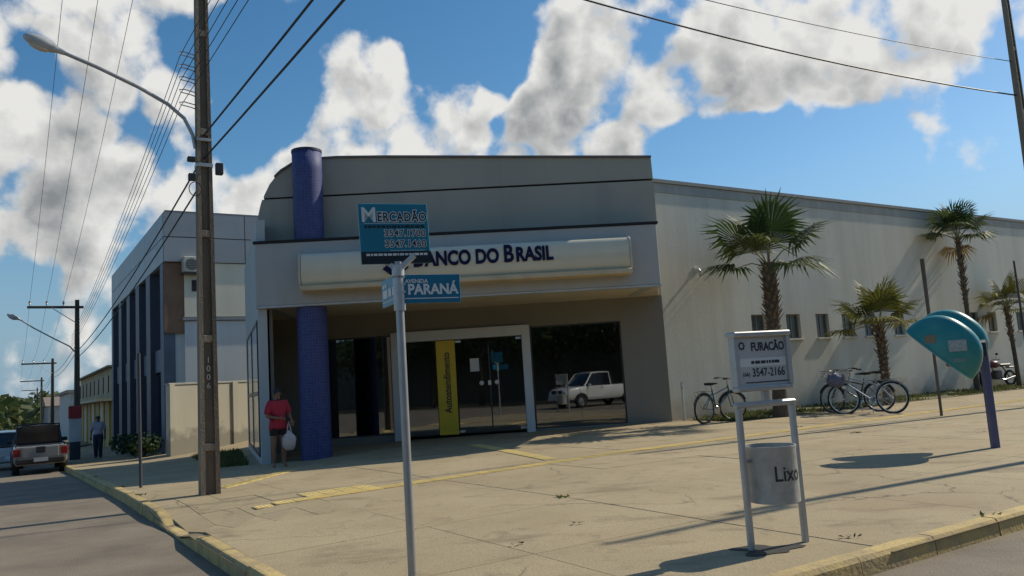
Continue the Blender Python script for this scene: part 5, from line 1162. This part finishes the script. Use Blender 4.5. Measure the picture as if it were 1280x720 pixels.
def hatch(label, pos, rz, paint):
    t = thing('parked_car', label, 'car', pos, rz); LN, WD, HT = 3.9, 1.64, 1.48; hw = WD / 2; x0 = -LN / 2; xs = lambda k: x0 + LN * k; belt = .92; gc = .3; R_ = .29
    def sec(x, w, zb, zt, sh=0): return (x, [(w * .9, zb), (w, zb + .12), (w, zb + (zt - zb) * .55), (w * .97, zt - .06), (w * .92, zt), (w * .5, zt + sh), (0, zt + sh)])
    b = MB(); loft(b, [sec(xs(0), hw * .84, gc + .1, belt - .1), sec(xs(.04), hw * .95, gc, belt - .01), sec(xs(.35), hw, gc - .03, belt), sec(xs(.72), hw, gc - .03, belt), sec(xs(.93), hw * .94, gc, belt - .12, .03), sec(xs(1), hw * .76, gc + .1, belt - .3)]); b.build('body', paint, t, smooth=True)
    def gsec(x, w1, w2, zt): zb = belt - .02; return (x, [(w1, zb), (w1, zb + .05), (w2 + (w1 - w2) * .4, zb + (zt - zb) * .6), (w2 + .02, zt - .06), (w2 - .05, zt - .01), (w2 * .5, zt + .01), (0, zt + .012)])
    g2 = MB(); loft(g2, [gsec(xs(.02), hw * .86, hw * .82, belt + .05), gsec(xs(.1), hw * .9, hw * .74, HT - .06), gsec(xs(.3), hw * .93, hw * .77, HT), gsec(xs(.55), hw * .93, hw * .77, HT - .01), gsec(xs(.76), hw * .93, hw * .86, belt + .04)]); g2.build('window_glass', MATS['tinted_window'], t, smooth=True)
    rf = MB(); loft(rf, [(x, [(w, z - .05), (w + .012, z - .02), (w, z + .012), (w * .8, z + .022), (w * .6, z + .026), (w * .4, z + .028), (0, z + .03)]) for x, w, z in ((xs(.1), hw * .74, HT - .06), (xs(.3), hw * .76, HT - .005), (xs(.5), hw * .76, HT - .005), (xs(.57), hw * .74, HT - .03))]); rf.build('roof', paint, t, smooth=True)
    for sg in (-1, 1):
        for pth in ([(xs(.57), sg * hw * .76, HT - .04), (xs(.765), sg * hw * .935, belt)], [(xs(.1), sg * hw * .75, HT - .08), (xs(.03), sg * hw * .88, belt)], [(xs(.33), sg * hw * .785, HT - .03), (xs(.32), sg * hw * .94, belt)]): MB().tube(pth, .035, 6).build('pillar', paint, t)
        MB().box((xs(.02), sg * hw * .8, belt - .1), (.1, .2, .26), bev=.03).build('taillight', MATS['taillight_red'], t); MB().box((xs(.72), sg * (hw + .08), belt + .08), (.1, .16, .11), bev=.03).build('mirror', dkp, t)
        MB().box((xs(.96), sg * hw * .66, belt - .26), (.16, .3, .14), bev=.05).build('headlight', MATS['headlight_glass'], t)
        for x in (.17, .8): wheel(t, xs(x), sg * (hw - .09), R_, .18)
    MB().box((xs(0), 0, gc + .14), (.12, WD * .86, .2), bev=.05).build('rear_bumper', paint, t); MB().box((xs(0) - .065, 0, gc + .2), (.01, .4, .12)).build('number_plate', MATS['plate_grey'], t)
    return t
q = uw(.0, 38.0); hatch('white hatchback parked ahead of the silver pickup', (q.x, q.y, drop(0, 38) + .004), HW_, M('white_car_paint', (.58, .60, .62), .35, coat=.5, var=.04))

# ================================================================== PEOPLE
def person(label, pos, rz, J, bones, cloth, hair, skin_c, hands, height=1.0, face=True):
    t = thing('person', label, 'person', pos, rz, 'people on the pavement', height); names = list(J)
    me = bpy.data.meshes.new('body'); me.from_pydata([J[n][0] for n in names], [(names.index(a), names.index(b)) for a, b in bones], [])
    o = bpy.data.objects.new('tmp', me); COL.objects.link(o); o.modifiers.new('s', 'SKIN')
    if not me.skin_vertices: me.skin_vertices.new()
    for i, n in enumerate(names):
        r = J[n][1]; r = (r, r) if not isinstance(r, tuple) else r; me.skin_vertices[0].data[i].radius = r; me.skin_vertices[0].data[i].use_root = (n == 'pelvis')
    sb = o.modifiers.new('ss', 'SUBSURF'); sb.levels = 2; sb.render_levels = 2
    dg = bpy.context.evaluated_depsgraph_get(); dg.update(); ev = bpy.data.meshes.new_from_object(o.evaluated_get(dg)); bpy.data.objects.remove(o)
    ev.materials.clear(); ev.materials.append(M('skin_%d' % int(skin_c[0] * 1000), skin_c, .55, var=.06)); ev.polygons.foreach_set('use_smooth', [True] * len(ev.polygons))
    b = link('body', ev, t); ev.update(); vn = [v.normal.copy() for v in ev.vertices]; co = [v.co.copy() for v in ev.vertices]
    for nm, mat, pred, off in cloth:
        idx = {}; vs = []; fs = []
        for p in ev.polygons:
            if pred(p.center):
                f = []
                for i in p.vertices:
                    if i not in idx: idx[i] = len(vs); vs.append(co[i] + vn[i] * off)
                    f.append(idx[i])
                fs.append(f)
        if not vs: continue
        c = MB(); c.add(vs, fs); me2 = c.mesh(nm, mat, smooth=True); ob = link(nm, me2, t)
        sm = ob.modifiers.new('th', 'SOLIDIFY'); sm.thickness = .006; sm.offset = 1
    hc, hr = hair
    MB().sphere(hc, hr, 16, 10).build('hair', M('hair_dark', (.018, .013, .010), .6), t, smooth=True)
    hx, hy, hz_ = J['head'][0]
    if face:
        fy = hy - .088
        MB().add([(hx - .014, fy + .02, hz_ - .01), (hx + .014, fy + .02, hz_ - .01), (hx, fy + .02, hz_ + .035), (hx, fy - .022, hz_ - .008)], [(0, 1, 3), (1, 2, 3), (2, 0, 3), (0, 2, 1)]).build('nose', ev.materials[0], t)
        for sg in (-1, 1):
            MB().sphere((hx + sg * .032, fy + .012, hz_ + .03), (.012, .008, .007), 8, 6).build('eye', M('eye_dark', (.03, .02, .015), .3), t); MB().sphere((hx + sg * .085, hy, hz_ + .01), (.012, .022, .03), 8, 6).build('ear', ev.materials[0], t)
        MB().box((hx, fy + .016, hz_ - .045), (.045, .01, .01)).build('mouth', M('lip', (.18, .06, .05), .5), t)
    for (wr, di, sg) in hands:
        wr = Vector(wr); di = Vector(di).normalized(); sd = di.cross(Vector((0, 0, 1)));
        if sd.length < .2: sd = Vector((1, 0, 0)) * sg
        sd.normalize(); nm_ = sd.cross(di)
        mb = MB(); mb.tube([wr, wr + di * .04, wr + di * .085], [.024, .034, .03], 10)
        for k in range(4):
            r0 = wr + di * .075 + sd * (-.026 + .0175 * k); ln = (.065, .075, .07, .055)[k]; mb.tube([r0, r0 + di * ln * .5 + nm_ * -.008, r0 + di * ln * .85 - nm_ * .03], [.009, .0085, .007], 6)
        r0 = wr + di * .03 - sd * .03 * sg; mb.tube([r0, r0 + (di * .6 - sd * sg * .7) * .04, r0 + (di * .9 - sd * sg * .4) * .065], [.011, .010, .008], 6)
        mb.build('hand', ev.materials[0], t, smooth=True)
    return t
def skel(armL, armR, legL, legR, fem=True):
    J = dict(pelvis=((0, 0, .94), (.15, .11)), waist=((0, 0, 1.08), (.125, .095)), chest=((0, 0, 1.28), (.15, .10)), neck0=((0, .01, 1.42), (.06, .055)), neck=((0, .0, 1.47), .05), head=((0, -.015, 1.55), (.072, .088)), crown=((0, -.01, 1.625), (.06, .075)))
    J.update(shL=((.165, 0, 1.365), .062), elL=(armL[0], .042), wrL=(armL[1], .027), shR=((-.165, 0, 1.365), .062), elR=(armR[0], .042), wrR=(armR[1], .027))
    J.update(hpL=((.085, 0, .87), .095), knL=(legL[0], .062), anL=(legL[1], .038), toL=(legL[2], .034), hpR=((-.085, 0, .87), .095), knR=(legR[0], .062), anR=(legR[1], .038), toR=(legR[2], .034))
    B_ = [('pelvis', 'waist'), ('waist', 'chest'), ('chest', 'neck0'), ('neck0', 'neck'), ('neck', 'head'), ('head', 'crown'), ('chest', 'shL'), ('shL', 'elL'), ('elL', 'wrL'), ('chest', 'shR'), ('shR', 'elR'), ('elR', 'wrR'), ('pelvis', 'hpL'), ('hpL', 'knL'), ('knL', 'anL'), ('anL', 'toL'), ('pelvis', 'hpR'), ('hpR', 'knR'), ('knR', 'anR'), ('anR', 'toR')]
    return J, B_
# woman in red with a carrier bag, waiting in the shade of the marquee
aL = ((.25, .0, 1.12), (.22, -.2, 1.0)); aR = ((-.25, -.02, 1.10), (-.06, -.22, 1.05)); lL = ((.10, -.04, .48), (.11, .0, .09), (.13, -.13, .035)); lR = ((-.10, .0, .48), (-.10, .06, .09), (-.12, -.07, .035))
J, B_ = skel(aL, aR, lL, lR)
red = M('red_cotton', (.42, .022, .045), .8, var=.1, scale=12); blk = M('black_cotton', (.014, .014, .016), .85)
shirt = lambda c: .83 < c.z < 1.435 and not ((abs(c.x) > .2 or c.y < -.11) and c.z < 1.16 and abs(c.x) > .0 and (abs(c.x) > .185 or c.y < -.125))
shorts = lambda c: .70 < c.z < .90
wp = on_walk(-5.2, 17.35)
person('woman in red top and black shorts standing by the blue pillar', wp, radians(38), J, B_, [('top', red, shirt, .024), ('shorts', blk, shorts, .012)], ((0, .022, 1.60), (.087, .098, .085)), (.24, .13, .08), [(aL[1], (0, -.5, -.8), 1), (aR[1], (.8, -.4, .0), -1)], 1.0)
bgt = thing('carrier_bag', 'white plastic carrier bag hanging from the woman in red', 'bag', (wp[0] + .25, wp[1] - .06, wp[2] + .56))
mb = MB(); mb.sphere((0, 0, .0), (.15, .10, .21), 18, 14)
for v in mb.v:
    if v.z > .1: v.x *= 1 - (v.z - .1) * 4.2; v.y *= 1 - (v.z - .1) * 4.2
    v *= 1 + .07 * sin(v.x * 40 + v.z * 25) * cos(v.y * 45 + v.z * 18)
mb.build('bag', M('white_plastic', (.58, .50, .50), .4, var=.1, scale=14), bgt, smooth=True)
MB().tube([(-.04, 0, .17), (-.02, 0, .33), (.0, 0, .40), (.02, 0, .33), (.05, 0, .17)], .012, 6).build('handle', M('white_plastic'), bgt)
for ft, (x, y) in enumerate(((.12, -.06), (-.11, 0))): pass
# man in a pale shirt walking on the far pavement
aL = ((.24, .03, 1.1), (.25, -.06, .86)); aR = ((-.24, .05, 1.1), (-.25, .02, .86)); lL = ((.09, -.06, .48), (.09, -.04, .08), (.10, -.18, .03)); lR = ((-.09, .02, .48), (-.09, .14, .09), (-.10, .03, .03))
J, B_ = skel(aL, aR, lL, lR, False)
pale = M('pale_lilac_shirt', (.42, .38, .46), .85, var=.08); jean = M('navy_jeans', (.03, .035, .07), .85)
trous = lambda c: c.z < .95 and c.z > .07 and abs(c.x) < .2
q = uw(3.25, 35.2)
person('man in pale shirt and dark trousers walking beyond the parked pickup', on_walk(q.x, q.y), radians(20), J, B_, [('shirt', pale, lambda c: .9 < c.z < 1.43 and not (abs(c.x) > .2 and c.z < 1.12), .018), ('trousers', jean, trous, .02)], ((0, .015, 1.60), (.082, .095, .07)), (.16, .09, .06), [(aL[1], (0, -.1, -1), 1), (aR[1], (0, .0, -1), -1)], .98)
